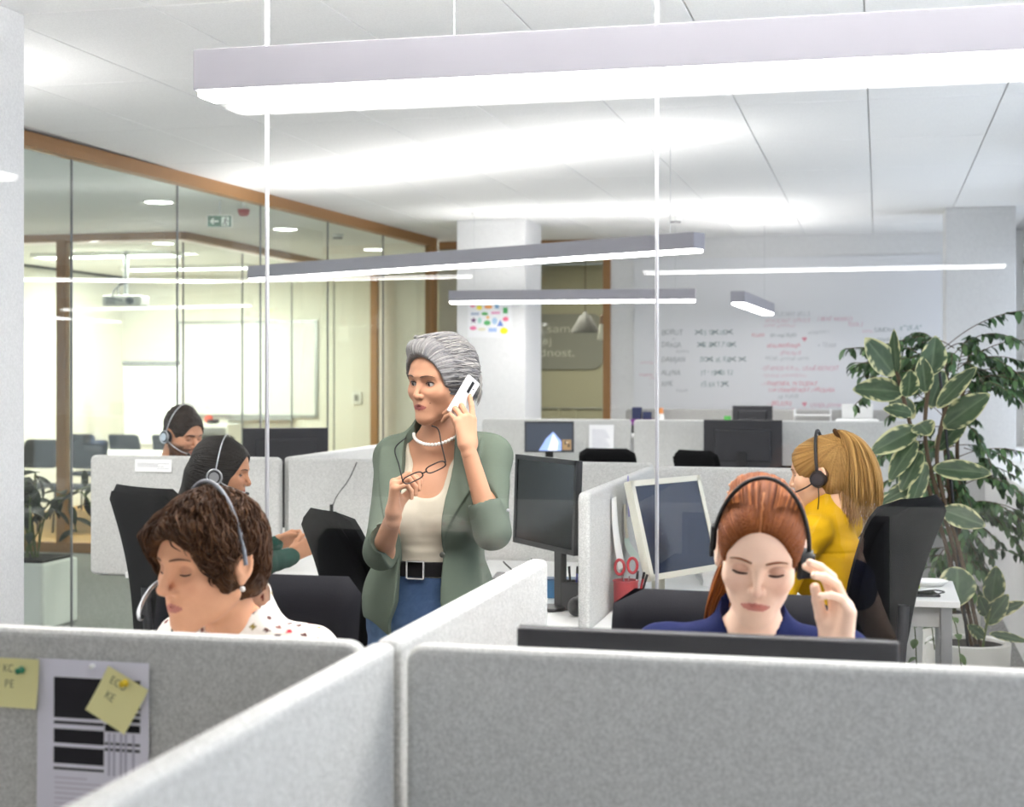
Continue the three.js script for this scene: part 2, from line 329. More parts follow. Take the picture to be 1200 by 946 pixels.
desk(-3.2, -1.79, -6.02, -6.87, 'white desk where the dark-haired woman in green writes');
desk(-1.77, -1.0, -5.08, -6.83, 'white desk under the black monitor and the pen cups');
desk(-0.95, -0.53, -5.05, -6.58, 'white desk under the beige monitor and the red cup');
desk(-0.52, 0.3, -5.98, -6.58, 'white desk behind the black chair of the woman in yellow, with cables');
desk(-3.45, -2.86, -7.55, -8.7, 'white desk in front of the bearded man');
desk(-2.9, 0.15, -10.35, -11.15, 'long white desk along the far felt partition');

// ---------- office chairs ----------
function bend(g, k) { const p = g.attributes.position; for (let i = 0; i < p.count; i++) p.setZ(i, p.getZ(i) + k * p.getX(i) ** 2); g.computeVertexNormals(); return g; }
function gridBack(w0, w1, h, t, k, corner = 0.06, nx = 18, ny = 16) {   // backrest cushion: tapered, rounded outline, bowed across and along
  const pos = [], idx = [], N = (nx + 1) * (ny + 1);
  for (const side of [1, -1]) for (let j = 0; j <= ny; j++) for (let i = 0; i <= nx; i++) {
    const v = j / ny, u = i / nx * 2 - 1, y = v * h, edge = Math.min(y, h - y);
    const inset = edge < corner ? corner - Math.sqrt(Math.max(0, corner * corner - (corner - edge) ** 2)) : 0;
    const hw = lerp(w0, w1, v) / 2 - inset, x = u * hw;
    const e = Math.min(1, Math.min((1 - Math.abs(u)) * hw, edge) / 0.014), th = t / 2 * Math.sqrt(Math.max(0, 1 - (1 - e) ** 2));
    pos.push(x, y, k * x * x + 0.03 * Math.sin(v * Math.PI) + side * th);
  }
  for (let s = 0; s < 2; s++) for (let j = 0; j < ny; j++) for (let i = 0; i < nx; i++) {
    const a = s * N + j * (nx + 1) + i, b = a + 1, c = a + nx + 1, d = c + 1;
    if (s === 0) idx.push(a, b, d, a, d, c); else idx.push(a, d, b, a, c, d);
  }
  const g = new THREE.BufferGeometry(); g.setAttribute('position', new THREE.Float32BufferAttribute(pos, 3)); g.setIndex(idx); g.computeVertexNormals(); return g;
}
function officeChair(pos, turn, label, { top = 1.15, w0 = 0.46, w1 = 0.44, tilt = 8, h = 0.56, mat = M.leather, arms = true, t = 0.055, corner = 0.05, shell = true, k = 0.35 } = {}) {
  const o = thing('office_chair', label, 'chair', pos, turn, 'black office chairs');
  const bk = (g, dz = 0) => g.clone().translate(0, 0, dz).applyMatrix4(new THREE.Matrix4().makeRotationX(-R(tilt))).translate(0, top - h * Math.cos(R(tilt)), -0.21);
  obj('backrest', bk(gridBack(w0, w1, h, t, k, corner)), mat, o);
  if (shell) obj('back_shell', bk(gridBack(w0 * 0.97, w1 * 0.96, h * 0.97, 0.018, k, corner), -0.032), M.blackSoft, o);
  obj('seat', rb(0.48, 0.08, 0.46, 0.035, 0, 0.455, 0.02, 4), mat, o);
  obj('back_bracket', tube([[0, 0.4, -0.1], [0, 0.42, -0.24], [0, 0.6, -0.29], [0, top - h * 0.6, -0.285 - 0.1 * Math.sin(R(tilt))]], 0.02, 16, 8), M.plasticGrey, o);
  if (arms) for (const s of [-1, 1]) {
    const a = obj('armrest', [tube([[s * 0.22, 0.42, 0], [s * 0.285, 0.44, 0], [s * 0.29, 0.6, -0.01], [s * 0.29, 0.655, 0]], 0.016, 14, 8)], M.plasticGrey, o);
    obj('arm_pad', rb(0.06, 0.028, 0.24, 0.012, s * 0.29, 0.67, 0.02, 3), M.black, a);
  }
  obj('gas_post', [cyl(0.025, 0.025, 0.26, 0, 0.29, 0), cyl(0.035, 0.035, 0.14, 0, 0.2, 0)], M.plasticGrey, o);
  for (let i = 0; i < 5; i++) {
    const a = i / 5 * Math.PI * 2 + 0.3, c = Math.cos(a), s = Math.sin(a);
    const l = obj('base_arm', between([0, 0.13, 0], [c * 0.29, 0.085, s * 0.29], 0.02, 8), M.plasticGrey, o);
    obj('castor', [new THREE.CylinderGeometry(0.03, 0.03, 0.02, 14).rotateX(Math.PI / 2).rotateY(-a).translate(c * 0.29 - s * 0.016, 0.03, s * 0.29 + c * 0.016), new THREE.CylinderGeometry(0.03, 0.03, 0.02, 14).rotateX(Math.PI / 2).rotateY(-a).translate(c * 0.29 + s * 0.016, 0.03, s * 0.29 - c * 0.016), cyl(0.01, 0.01, 0.05, c * 0.29, 0.06, s * 0.29, 8)], M.black, l);
  }
  return o;
}
officeChair([-1.275, 0, -2.74], 0, 'black padded office chair behind the woman in the dotted blouse', { top: 1.18, w0: 0.47, w1: 0.46, tilt: 4, h: 0.55, corner: 0.03, k: 0.04, t: 0.05 });
officeChair([-0.325, 0, -2.86], R(-3), 'black padded office chair behind the red-haired woman', { top: 1.155, w0: 0.45, w1: 0.46, tilt: 6, h: 0.52, corner: 0.045, k: 0.05, t: 0.05 });
officeChair([-2.66, 0, -5.72], R(150), 'tall black office chair of the dark-haired woman in green', { top: 1.16, w0: 0.42, w1: 0.5, tilt: 10, h: 0.66, corner: 0.05, mat: M.blackSoft });
officeChair([-1.52, 0, -4.94], R(138), 'empty black office chair with tapered back beside the standing woman', { top: 1.16, w0: 0.5, w1: 0.3, tilt: 17, h: 0.56, corner: 0.06, mat: M.blackSoft, arms: false });
officeChair([-0.2, 0, -5.3], R(-116), 'black office chair with curved back behind the woman in yellow', { top: 1.2, w0: 0.42, w1: 0.52, tilt: 16, h: 0.6, corner: 0.12, mat: M.blackSoft, k: 0.5 });
officeChair([-1.55, 0, -9.1], R(178), 'empty black chair before the far partition, beside the glass joint', { top: 1.17, w0: 0.4, w1: 0.34, tilt: 12, h: 0.5, mat: M.blackSoft, arms: false });
officeChair([-0.98, 0, -9.75], R(150), 'empty black chair before the big dark monitor back, arm raised', { top: 1.13, w0: 0.36, w1: 0.34, tilt: 10, h: 0.5, mat: M.blackSoft });
officeChair([-0.42, 0, -9.1], R(185), 'low black chair next to the raised-arm chair at the far desk', { top: 1.08, w0: 0.4, w1: 0.4, tilt: 8, h: 0.45, mat: M.blackSoft });

// ---------- monitors ----------
function monitor(pos, turn, label, { w = 0.53, h = 0.33, rise = 0.2, tilt = 4, frame = M.black, glassM = M.screen, bez = 0.016, t = 0.035, stand = M.black, name = 'monitor', base = 0.2 } = {}) {
  const o = thing(name, label, 'monitor', pos, turn, 'computer monitors');
  const mt = new THREE.Matrix4().makeTranslation(0, rise + h / 2, 0).multiply(new THREE.Matrix4().makeRotationX(-R(tilt)));
  const f = (g) => g.applyMatrix4(mt);
  obj('monitor_frame', [f(rb(w, h, t * 0.6, 0.005, 0, 0, -t * 0.3)), f(rb(w * 0.72, h * 0.66, t * 0.7, 0.012, 0, -0.01, -t * 0.72)), f(bx(w, bez, 0.006, 0, h / 2 - bez / 2, 0.002)), f(bx(w, bez, 0.006, 0, -h / 2 + bez / 2, 0.002)), f(bx(bez, h, 0.006, w / 2 - bez / 2, 0, 0.002)), f(bx(bez, h, 0.006, -w / 2 + bez / 2, 0, 0.002))], frame, o);
  obj('monitor_screen', f(bx(w - 2 * bez, h - 2 * bez, 0.002, 0, 0, 0.001)), glassM, o, false);
  obj('stand_neck', [rb(0.06, rise + h * 0.35, 0.025, 0.006, 0, (rise + h * 0.35) / 2, -t - 0.03)], stand, o);
  obj('stand_base', slab(rrect(base + 0.04, base, 0.05), 0.012, 0.003).rotateX(-Math.PI / 2).translate(0, 0.007, -0.02), stand, o);
  return o;
}
monitor([-0.27, 0.74, -2.4], R(180), 'wide dark monitor of the red-haired woman, its back to the felt partition', { w: 0.6, h: 0.34, rise: 0.112, tilt: 0, frame: M.plasticGrey });
monitor([-1.19, 0.74, -5.41], R(-51), 'black monitor with dark screen on the desk behind the standing woman', { w: 0.5, h: 0.335, rise: 0.225, tilt: 2, bez: 0.018, base: 0.1 });
monitor([-0.75, 0.74, -5.72], R(62), 'beige framed monitor with navy screen, turned to the woman in yellow', { w: 0.45, h: 0.375, rise: 0.1, tilt: 15, frame: M.beige, glassM: M.screenNavy, bez: 0.022, stand: M.beige, t: 0.05 });
monitor([-3.3, 0.74, -8.1], R(205), 'dark monitor back with pale rim on the desk of the bearded man', { w: 0.48, h: 0.3, rise: 0.26, tilt: 3, frame: M.plasticGrey });
{
  const tx = canvasTex(256, 160, (c) => {
    c.fillStyle = '#27303d'; c.fillRect(0, 0, 256, 160);
    c.fillStyle = '#8fa9e8'; c.beginPath(); c.moveTo(70, 160); c.lineTo(110, 90); c.lineTo(150, 50); c.lineTo(195, 105); c.lineTo(195, 160); c.fill();
    c.fillStyle = '#d9e2fb'; c.beginPath(); c.moveTo(120, 160); c.lineTo(150, 60); c.lineTo(178, 110); c.lineTo(172, 160); c.fill();
    c.fillStyle = '#8a6f4a'; c.fillRect(200, 96, 50, 60); c.fillStyle = '#32281c'; c.fillRect(212, 104, 12, 20); c.fillRect(230, 120, 12, 20); c.fillStyle = '#e8dcc4'; c.fillRect(222, 110, 8, 6);
  });
  const lit = new THREE.MeshStandardMaterial({ name: 'screenLit', color: 0x101010, map: tx, emissive: 0xffffff, emissiveMap: tx, emissiveIntensity: 0.75, roughness: 0.3 });
  const m = monitor([-2.33, 0.74, -10.75], R(12), 'monitor at the far desk showing a pale blue mountain wallpaper', { w: 0.36, h: 0.225, rise: 0.3, bez: 0.012 });
  const s = m.children.find((q) => q.name === 'monitor_screen'); s.material = lit;
  const g = new THREE.PlaneGeometry(0.336, 0.2).applyMatrix4(new THREE.Matrix4().makeTranslation(0, 0.3 + 0.1125, 0.0035).multiply(new THREE.Matrix4().makeRotationX(-R(4)))); s.geometry = g;
}
monitor([-0.95, 0.74, -10.95], R(180), 'big dark monitor back at the far partition', { w: 0.56, h: 0.35, rise: 0.19, tilt: 0, frame: M.plasticGrey });
monitor([-1.05, 0.74 + 0.35, -13.05], R(180), 'small dark monitor standing on the shelf before the whiteboard wall', { w: 0.34, h: 0.16, rise: 0.09, tilt: 0, frame: M.plasticGrey, base: 0.12 });
tag(obj('side_shelf', [rb(2.2, 0.03, 0.4, 0.004, -1.05, 1.075, -13.15), bx(0.03, 1.06, 0.36, -2.1, 0.53, -13.15), bx(0.03, 1.06, 0.36, 0, 0.53, -13.15)], M.white), 'white side shelf in front of the whiteboard wall', 'shelf');
// ---------- writing, papers and small things ----------
const sheetMat = (name, tex, rough = 0.85) => new THREE.MeshPhysicalMaterial({ name, map: tex, roughness: rough, side: THREE.DoubleSide });
function sheet(w, h, curl = 0, nx = 10, ny = 10, lift = 0) {  // a paper with a slight curl toward +z at its lower edge
  const g = new THREE.PlaneGeometry(w, h, nx, ny), p = g.attributes.position;
  for (let i = 0; i < p.count; i++) { const v = 0.5 - p.getY(i) / h, u = p.getX(i) / w; p.setZ(i, lift + curl * v * v + curl * 0.3 * u * v); }
  g.computeVertexNormals();
  return g;
}
{ // wall-wide white board with marker writing
  const K = 3.84, X0 = 745, Y0 = 285;
  const tex = canvasTex(1400, 830, (c, w, h) => {
    c.fillStyle = '#d9dadd'; c.fillRect(0, 0, w, h);
    let s = 5; const r = () => { s = (s * 1664525 + 1013904223) >>> 0; return s / 4294967296; };
    const put = (px, py, text, col, size = 8, slope = 0) => {
      c.fillStyle = col; let x = (px - X0) * K; const y = (py - Y0) * K;
      for (const ch of text) { c.save(); c.font = Math.round(size * K * (0.9 + 0.2 * r())) + 'px sans-serif'; c.translate(x, y + (r() - 0.5) * 5 - slope * x * 0.001); c.rotate((r() - 0.5) * 0.25); c.transform(1, 0, -0.12, 1, 0, 0); c.fillText(ch, 0, 0); x += c.measureText(ch).width * 0.93; c.restore(); }
    };
    const cross = (px, py, sx = 12, col = '#5b6a70') => { c.strokeStyle = col; c.lineWidth = 4; const x = (px - X0) * K, y = (py - Y0) * K, q = sx * K / 2; c.beginPath(); c.moveTo(x - q, y - q * 0.6); c.lineTo(x + q, y + q * 0.5); c.moveTo(x - q, y + q * 0.55); c.lineTo(x + q * 0.9, y - q * 0.7); c.stroke(); };
    const g1 = 'rgba(70,78,84,0.55)', g2 = 'rgba(56,92,92,0.6)', lt = 'rgba(110,112,118,0.4)', rd = 'rgba(196,58,86,0.6)', rp = 'rgba(178,70,104,0.45)', pk = 'rgba(190,112,132,0.38)';
    const rows = [[378, 'BORUT', [825, 845, 862]], [393, 'DRAGA', [828, 843, 866]], [411, 'DAMJAN', [838, 866, 878]], [427, 'ALENA', [849]], [441, 'KPK', [857]]];
    for (const [y, n, xs] of rows) { put(765, y, '-', lt, 8); put(779, y, n, g1, 8.5); put(826, y, n === 'ALENA' ? '11" 15 X6 12' : n === 'DRAGA' ? 'XK XK 17 XK' : n === 'BORUT' ? '15 16" 18' : n === 'DAMJAN' ? 'IX 11 XL XK' : '15 XX 17"', g2, 8); xs.forEach((x) => cross(x, y - 3, 9)); }
    put(797, 399.5, 'dostava', lt, 5); put(753, 413, 'omrezje', pk, 5); put(752, 428, 'urejeno', rp, 5); put(764, 432, 'nova', pk, 4.5); put(797, 447, 'kuponi', lt, 5); put(792, 384, 'tel', lt, 4);
    put(908, 356, 'APPLICANT BILLS', lt, 7); put(905, 364, 'APPLICANT SERVICE', pk, 6.5); put(904, 369, 'konec prenosov', pk, 5.5); put(967, 362, '! RENT MODELS', rp, 6.5); put(1002, 369, 'TOOL ]', rp, 6); put(956, 378, 'KONCEPT !', lt, 5.5);
    put(889, 381, 'PLANS', rd, 6); put(911, 381, 'do mej (600)', g1, 6); c.fillStyle = rd; for (const [hx, hy] of [[952, 384], [952, 462]]) { const x = (hx - X0) * K, y = (hy - Y0) * K; c.beginPath(); c.moveTo(x, y + 12); c.lineTo(x - 12, y - 5); c.lineTo(x - 5, y - 11); c.lineTo(x, y - 5); c.lineTo(x + 5, y - 11); c.lineTo(x + 12, y - 5); c.fill(); }
    put(907, 394, 'REKLAMIRANJA', rd, 6.5); put(967, 394, '+ TEAM', lt, 7); put(922, 403, '-IPAI do d', rp, 6); put(905, 409, 'MORE, promet servis', lt, 6);
    put(899, 421, '- OTKHOD d.o.o., USMERJENOST', rp, 7); put(900, 429, '- vprasaj zadovoljstvo', pk, 6);
    put(900, 440, '- ! PARTNER, TV DODAT', rd, 6.8); put(909, 447, '! za USMERJENOST / PRODAJA', rd, 6.4); put(920, 455, 'NE KVARI', lt, 6.5); put(908, 464, '- BELEZKE', rd, 7); put(958, 465, 'UVAJA pomeni je', rp, 6.8); put(912, 471, '- razno, nakupovanje', pk, 6); put(915, 481, 'c-srk...', lt, 5);
    put(1019, 377, 'novo', pk, 6); put(1033, 376, 'SIMONA', g1, 6.5); put(1062, 374, 'X" IX A"', g2, 8); put(1036, 387, 'nova 15 13"', g1, 7);
  });
  const o = thing('whiteboard_wall', 'wall-wide white board covered in red and grey marker writing', 'whiteboard', [-0.845, 1.86, -13.99]);
  raw('board', (() => { const g = new THREE.BoxGeometry(2.76, 1.64, 0.012), uv = g.attributes.uv, n = g.attributes.normal; for (let i = 0; i < uv.count; i++) if (n.getZ(i) < 0.5) uv.setXY(i, 0.001, 0.999); return g; })(), sheetMat('boardWriting', tex, 0.35), o);
}
{ // poster with coloured stickers on the pillar
  const tex = canvasTex(360, 300, (c, w, h) => {
    c.fillStyle = '#e4e4e6'; c.fillRect(0, 0, w, h);
    const blob = (x, y, col, k, a = 22, b = 16) => { c.fillStyle = col; c.beginPath(); if (k === 0) c.ellipse(x, y, a, b, 0, 0, 7); else if (k === 1) c.rect(x - a, y - b, a * 2, b * 2); else if (k === 2) { for (let i = 0; i < 10; i++) { const q = i * Math.PI / 5 - 1.57, l = i % 2 ? a * 0.42 : a; c.lineTo(x + Math.cos(q) * l, y + Math.sin(q) * l); } } else { c.moveTo(x, y - b * 1.4); c.lineTo(x + a, y + b); c.lineTo(x - a, y + b); } c.fill(); };
    blob(40, 40, '#e59bb0', 0, 20, 14); blob(95, 55, '#efdf4d', 0, 24, 18); blob(170, 50, '#eca061', 0, 34, 15); blob(240, 45, '#86a9c9', 1, 16, 18); blob(310, 80, '#4fa060', 1, 19, 24);
    blob(60, 105, '#a8b4c8', 1, 34, 11); blob(140, 105, '#5fae64', 0, 28, 13); blob(230, 98, '#dd9bbd', 1, 36, 10);
    blob(48, 158, '#6b3a66', 2, 28); blob(98, 160, '#a9cfc6', 0, 17, 24); blob(165, 135, '#e8ae4d', 2, 20); blob(160, 180, '#5fae6c', 0, 28, 20); blob(222, 165, '#a7c4de', 0, 22, 28); blob(268, 185, '#6d86c9', 3, 26, 22); blob(312, 150, '#e46f8e', 0, 24, 19);
    blob(45, 222, '#e07aa0', 0, 28, 17); blob(115, 232, '#d8d4bb', 0, 34, 13); blob(205, 238, '#9fb6de', 1, 34, 16); blob(298, 246, '#eede2a', 0, 32, 26);
  });
  const o = tag(raw('sticker_poster', (() => { const g = new THREE.BoxGeometry(0.37, 0.3, 0.004), uv = g.attributes.uv, n = g.attributes.normal; for (let i = 0; i < uv.count; i++) if (n.getZ(i) < 0.5) uv.setXY(i, 0.01, 0.99); return g; })(), sheetMat('poster', tex)), 'white poster with rows of coloured stickers on the pillar', 'poster');
  o.position.set(-3.1, 2.06, -11.997);
}
{ // corner wall posters
  const tex = canvasTex(200, 400, (c, w, h) => {
    c.fillStyle = '#c9c2b6'; c.fillRect(0, 0, w, h); let s = 9; const r = () => { s = (s * 1664525 + 1013904223) >>> 0; return s / 4294967296; };
    const cols = ['#b07840', '#7d86a0', '#a34f58', '#d7b25a', '#6a7a5d', '#8c5a40', '#e0dacd', '#c9884a'];
    for (let i = 0; i < 90; i++) { c.fillStyle = cols[(r() * 8) | 0]; c.globalAlpha = 0.8; c.beginPath(); c.ellipse(r() * w, r() * h, 6 + 16 * r(), 6 + 22 * r(), r() * 3, 0, 7); c.fill(); }
  });
  const o = tag(raw('painted_poster', new THREE.BoxGeometry(0.24, 1.1, 0.006), sheetMat('paintedPoster', tex)), 'colourful painted poster on the wall beside the wooden post', 'poster');
  o.position.set(-3.93, 1.45, -13.871);
}
{ // side room sign and pendants
  const tex = canvasTex(512, 300, (c, w, h) => { c.fillStyle = '#8b8c88'; c.fillRect(0, 0, w, h); c.fillStyle = '#c9c9c2'; c.font = '52px sans-serif'; c.fillText('usmeri sam,', 110, 100); c.fillText('spoznaj', 130, 165); c.fillText('prihodnost.', 130, 230); });
  const sh = rrect(1.5, 0.64, 0.14), g = new THREE.ExtrudeGeometry(sh, { depth: 0.02, bevelEnabled: false });
  const uv = g.attributes.uv, p = g.attributes.position; for (let i = 0; i < uv.count; i++) uv.setXY(i, p.getX(i) / 1.5 + 0.5, p.getY(i) / 0.64 + 0.5);
  const o = tag(raw('wall_sign', g, sheetMat('signGrey', tex)), 'grey rounded wall sign with three lines of pale lettering', 'sign'); o.position.set(-3.85 + 0.02, 1.99, -17.14);
  const c1 = thing('cone_lamp', 'grey cone pendant lamp in the side room', 'lamp', [-2.86, 2.03, -14.9]);
  obj('shade', lathe([[0.14, 0], [0.15, 0.003], [0.05, 0.17], [0.02, 0.18], [0.018, 0.21], [0, 0.21]]), M.greyMid, c1); obj('cord', between([0, 0.2, 0], [0, CEIL - 2.03, 0], 0.004), M.black, c1);
  const c2 = thing('bottle_lamp', 'slim white pendant lamp with brown neck in the side room', 'lamp', [-2.62, 1.95, -14.6]);
  obj('shade', lathe([[0.055, 0], [0.06, 0.003], [0.04, 0.15], [0, 0.15]]), M.white, c2); obj('lamp_neck', lathe([[0.04, 0.15], [0.035, 0.22], [0.02, 0.25], [0, 0.255]]), mk('brownNeck', 0x8b6b58, 0.6), c2); obj('cord', between([0, 0.25, 0], [0, CEIL - 1.95, 0], 0.004), M.black, c2);
  const b = thing('coat_rail', 'thin rail with hooks low on the side room wall', 'rail', [-3.7, 1.22, -17.13]);
  obj('rail', rb(1.2, 0.015, 0.015, 0.004), M.alu, b); for (const x of [0.1, 0.28]) obj('hook', rb(0.05, 0.12, 0.02, 0.006, x, -0.07, 0), M.wallOlive, b);
}
{ // barcode sheet and yellow notes on the front partition
  const tex = canvasTex(410, 580, (c, w, h) => {
    c.fillStyle = '#e4e2ee'; c.fillRect(0, 0, w, h); c.fillStyle = '#232127';
    c.fillRect(62, 60, 185, 135); c.fillRect(62, 206, 185, 10); c.fillRect(62, 232, 185, 47); c.fillRect(62, 292, 185, 55); c.fillRect(62, 360, 185, 8);
    for (const [y, t] of [[60, 14], [100, 10], [140, 18], [168, 8], [186, 12], [208, 24], [268, 8], [287, 9]]) c.fillRect(250, y, 128, t);
    c.fillStyle = '#b9b6c6'; for (const x of [262, 280, 305, 322, 350]) c.fillRect(x, 238, 9, 140); c.fillStyle = '#c9c2d0'; for (let i = 0; i < 9; i++) c.fillRect(66, 392 + i * 17, 120 + (i * 53) % 180, 5);
  });
  const o = tag(raw('barcode_sheet', sheet(0.192, 0.272, 0.004, 8, 8, 0.002), sheetMat('barcode', tex)), 'white sheet printed with thick black bars pinned to the felt', 'paper');
  o.position.set(-1.189, 1.02, -2.135);
  tag(obj('push_pin', [cyl(0.003, 0.003, 0.006, 0, 0, 0, 10).rotateX(Math.PI / 2), new THREE.SphereGeometry(0.004, 10, 8).translate(0, 0, 0.004)], M.white), 'white push pin at the top of the barcode sheet', 'pin').position.set(-1.187, 1.148, -2.129);
  const note = (lines, green) => canvasTex(160, 160, (c, w, h) => { c.fillStyle = '#e6e0a4'; c.fillRect(0, 0, w, h); c.fillStyle = 'rgba(70,70,50,0.75)'; c.font = '34px sans-serif'; c.fillText(lines[0], 26, 46); c.fillText(lines[1], 34, 96); });
  const n1 = tag(raw('sticky_note', sheet(0.076, 0.076, 0.008, 8, 8, 0.004), sheetMat('note1', note(['KC', 'PE']))), 'yellow sticky note under a green pin at the sheet corner', 'note'); n1.position.set(-1.316, 1.117, -2.13);
  const n2 = tag(raw('sticky_note', sheet(0.076, 0.076, 0.01, 8, 8, 0.004), sheetMat('note2', note(['ECO', 'KE']))), 'tilted yellow sticky note under a yellow pin', 'note'); n2.position.set(-1.141, 1.1, -2.128); n2.rotation.z = R(-27);
  const pin = (x, y, col, l) => { const p = thing('push_pin', l, 'pin', [x, y, -2.122]); obj('pin_head', lathe([[0.006, 0], [0.003, 0.003], [0.003, 0.008], [0.005, 0.011], [0, 0.012]], 14).rotateX(Math.PI / 2), col, p); };
  pin(-1.306, 1.138, mk('pinGreen', 0x1d7a58, 0.35), 'green push pin in the sticky note'); pin(-1.128, 1.126, mk('pinYellow', 0xe8c71c, 0.35), 'yellow push pin in the tilted sticky note');
}
{ // slip on the second row
  const tex = canvasTex(320, 100, (c, w, h) => { c.fillStyle = '#f2f2f2'; c.fillRect(0, 0, w, h); c.fillStyle = '#6d6d72'; for (const [y, x0, x1] of [[32, 20, 290], [44, 20, 190], [56, 20, 250], [72, 190, 290]]) for (let x = x0; x < x1; x += 14) c.fillRect(x, y, 10, 4); });
  const o = tag(raw('printed_slip', sheet(0.2, 0.062, 0.003, 6, 4, 0.002), sheetMat('slip', tex)), 'white printed slip pinned to the felt before the bearded man', 'paper'); o.position.set(-3.5, 1.152, -6.876);
  const h = tag(raw('hanging_sheet', sheet(0.19, 0.26, 0.02, 6, 8, 0.004), sheetMat('hang', canvasTex(64, 96, (c) => { c.fillStyle = '#eeeef0'; c.fillRect(0, 0, 64, 96); c.fillStyle = '#c3c3cc'; for (let i = 0; i < 14; i++) c.fillRect(8, 14 + i * 5, 34 + (i * 17) % 14, 2); }))), 'white sheet hanging from the far felt partition', 'paper'); h.position.set(-2.02, 1.1, -11.172);
}
{ // cable with a small adapter on the pale partition
  const o = thing('wall_cable', 'thin black cable with inline adapter hanging on the pale partition', 'cable', [-2.55, 0, -6.84]);
  obj('cord', tube([[0.13, 1.185, 0.005], [0.09, 1.1, 0.012], [0.03, 1.02, 0.012], [0, 0.95, 0.012], [-0.03, 0.9, 0.014], [-0.01, 0.82, 0.02], [0.02, 0.752, 0.05]], 0.0025, 30, 6), M.black, o);
  obj('adapter', rb(0.016, 0.036, 0.012, 0.003, 0.005, 0.965, 0.014), M.black, o);
}
{ // papers pinned on the short partition (its face turned to the woman in yellow)
  const X = -0.951;
  const add = (w, h, y, z, m, l, curl = 0.012, rz = 0) => { const o = tag(raw('pinned_paper', sheet(w, h, curl, 8, 8, 0.003), m), l, 'paper'); o.position.set(X, y, z); o.rotation.set(0, Math.PI / 2, rz); return o; };
  add(0.1, 0.26, 1.02, -5.5, M.paper, 'white sheet pinned to the felt beside the red cup', 0.03);
  add(0.1, 0.09, 0.93, -5.78, mk('mint', 0xd7e6dc, 0.9, { side: THREE.DoubleSide }), 'mint note curling off the felt above the red cup', 0.055);
  add(0.05, 0.13, 1.04, -5.74, mk('cream', 0xe3d8c3, 0.9, { side: THREE.DoubleSide }), 'narrow cream note on the felt behind the white sheet', 0.01);
  add(0.03, 0.16, 1.13, -5.82, mk('violet', 0x7a70b0, 0.8, { side: THREE.DoubleSide }), 'violet lettered ribbon pinned high on the felt', 0.004);
}
function meshCup(o, r, h, m, square) {                        // open cup made of a lattice
  const g = [];
  if (square) { for (const [sx, sz, wx, wz] of [[1, 0, 0, 1], [-1, 0, 0, 1], [0, 1, 1, 0], [0, -1, 1, 0]]) { g.push(bx(wx ? 2 * r : 0.002, h, wz ? 2 * r : 0.002, sx * r, h / 2, sz * r)); } }
  else g.push(lathe([[r * 0.94, 0], [r * 0.95, 0.003], [r, h - 0.002], [r + 0.003, h], [r - 0.004, h], [r * 0.92, 0.004], [0, 0.004]], 28));
  g.push(square ? bx(2 * r, 0.003, 2 * r, 0, 0.0015, 0) : cyl(r * 0.94, r * 0.94, 0.003, 0, 0.0015, 0));
  obj('cup_wall', g, m, o);
  const rim = [];
  if (square) for (const s of [-1, 1]) rim.push(rb(2 * r + 0.006, 0.006, 0.006, 0.002, 0, h, s * r), rb(0.006, 0.006, 2 * r + 0.006, 0.002, s * r, h, 0));
  else rim.push(new THREE.TorusGeometry(r, 0.003, 8, 28).rotateX(Math.PI / 2).translate(0, h, 0));
  obj('cup_rim', rim, m, o);
}
function pen(x, y, z, lx, lz, len, m, label, group) {
  const o = thing('pen', label, 'pen', [x, y, z], 0, group);
  const d = V(lx, 1, lz).normalize();
  obj('barrel', between([0, 0, 0], d.clone().multiplyScalar(len * 0.82), 0.0042, 10), m, o); obj('cap', between(d.clone().multiplyScalar(len * 0.82), d.clone().multiplyScalar(len), 0.0048, 10), M.black, o); return o;
}
mk('blackMesh', 0x2b2b2f, 0.5); mk('penBlue', 0x3a3f9a, 0.35); mk('redMesh', 0xb0343a, 0.5, { map: rep(grainCloth, 14, true) });
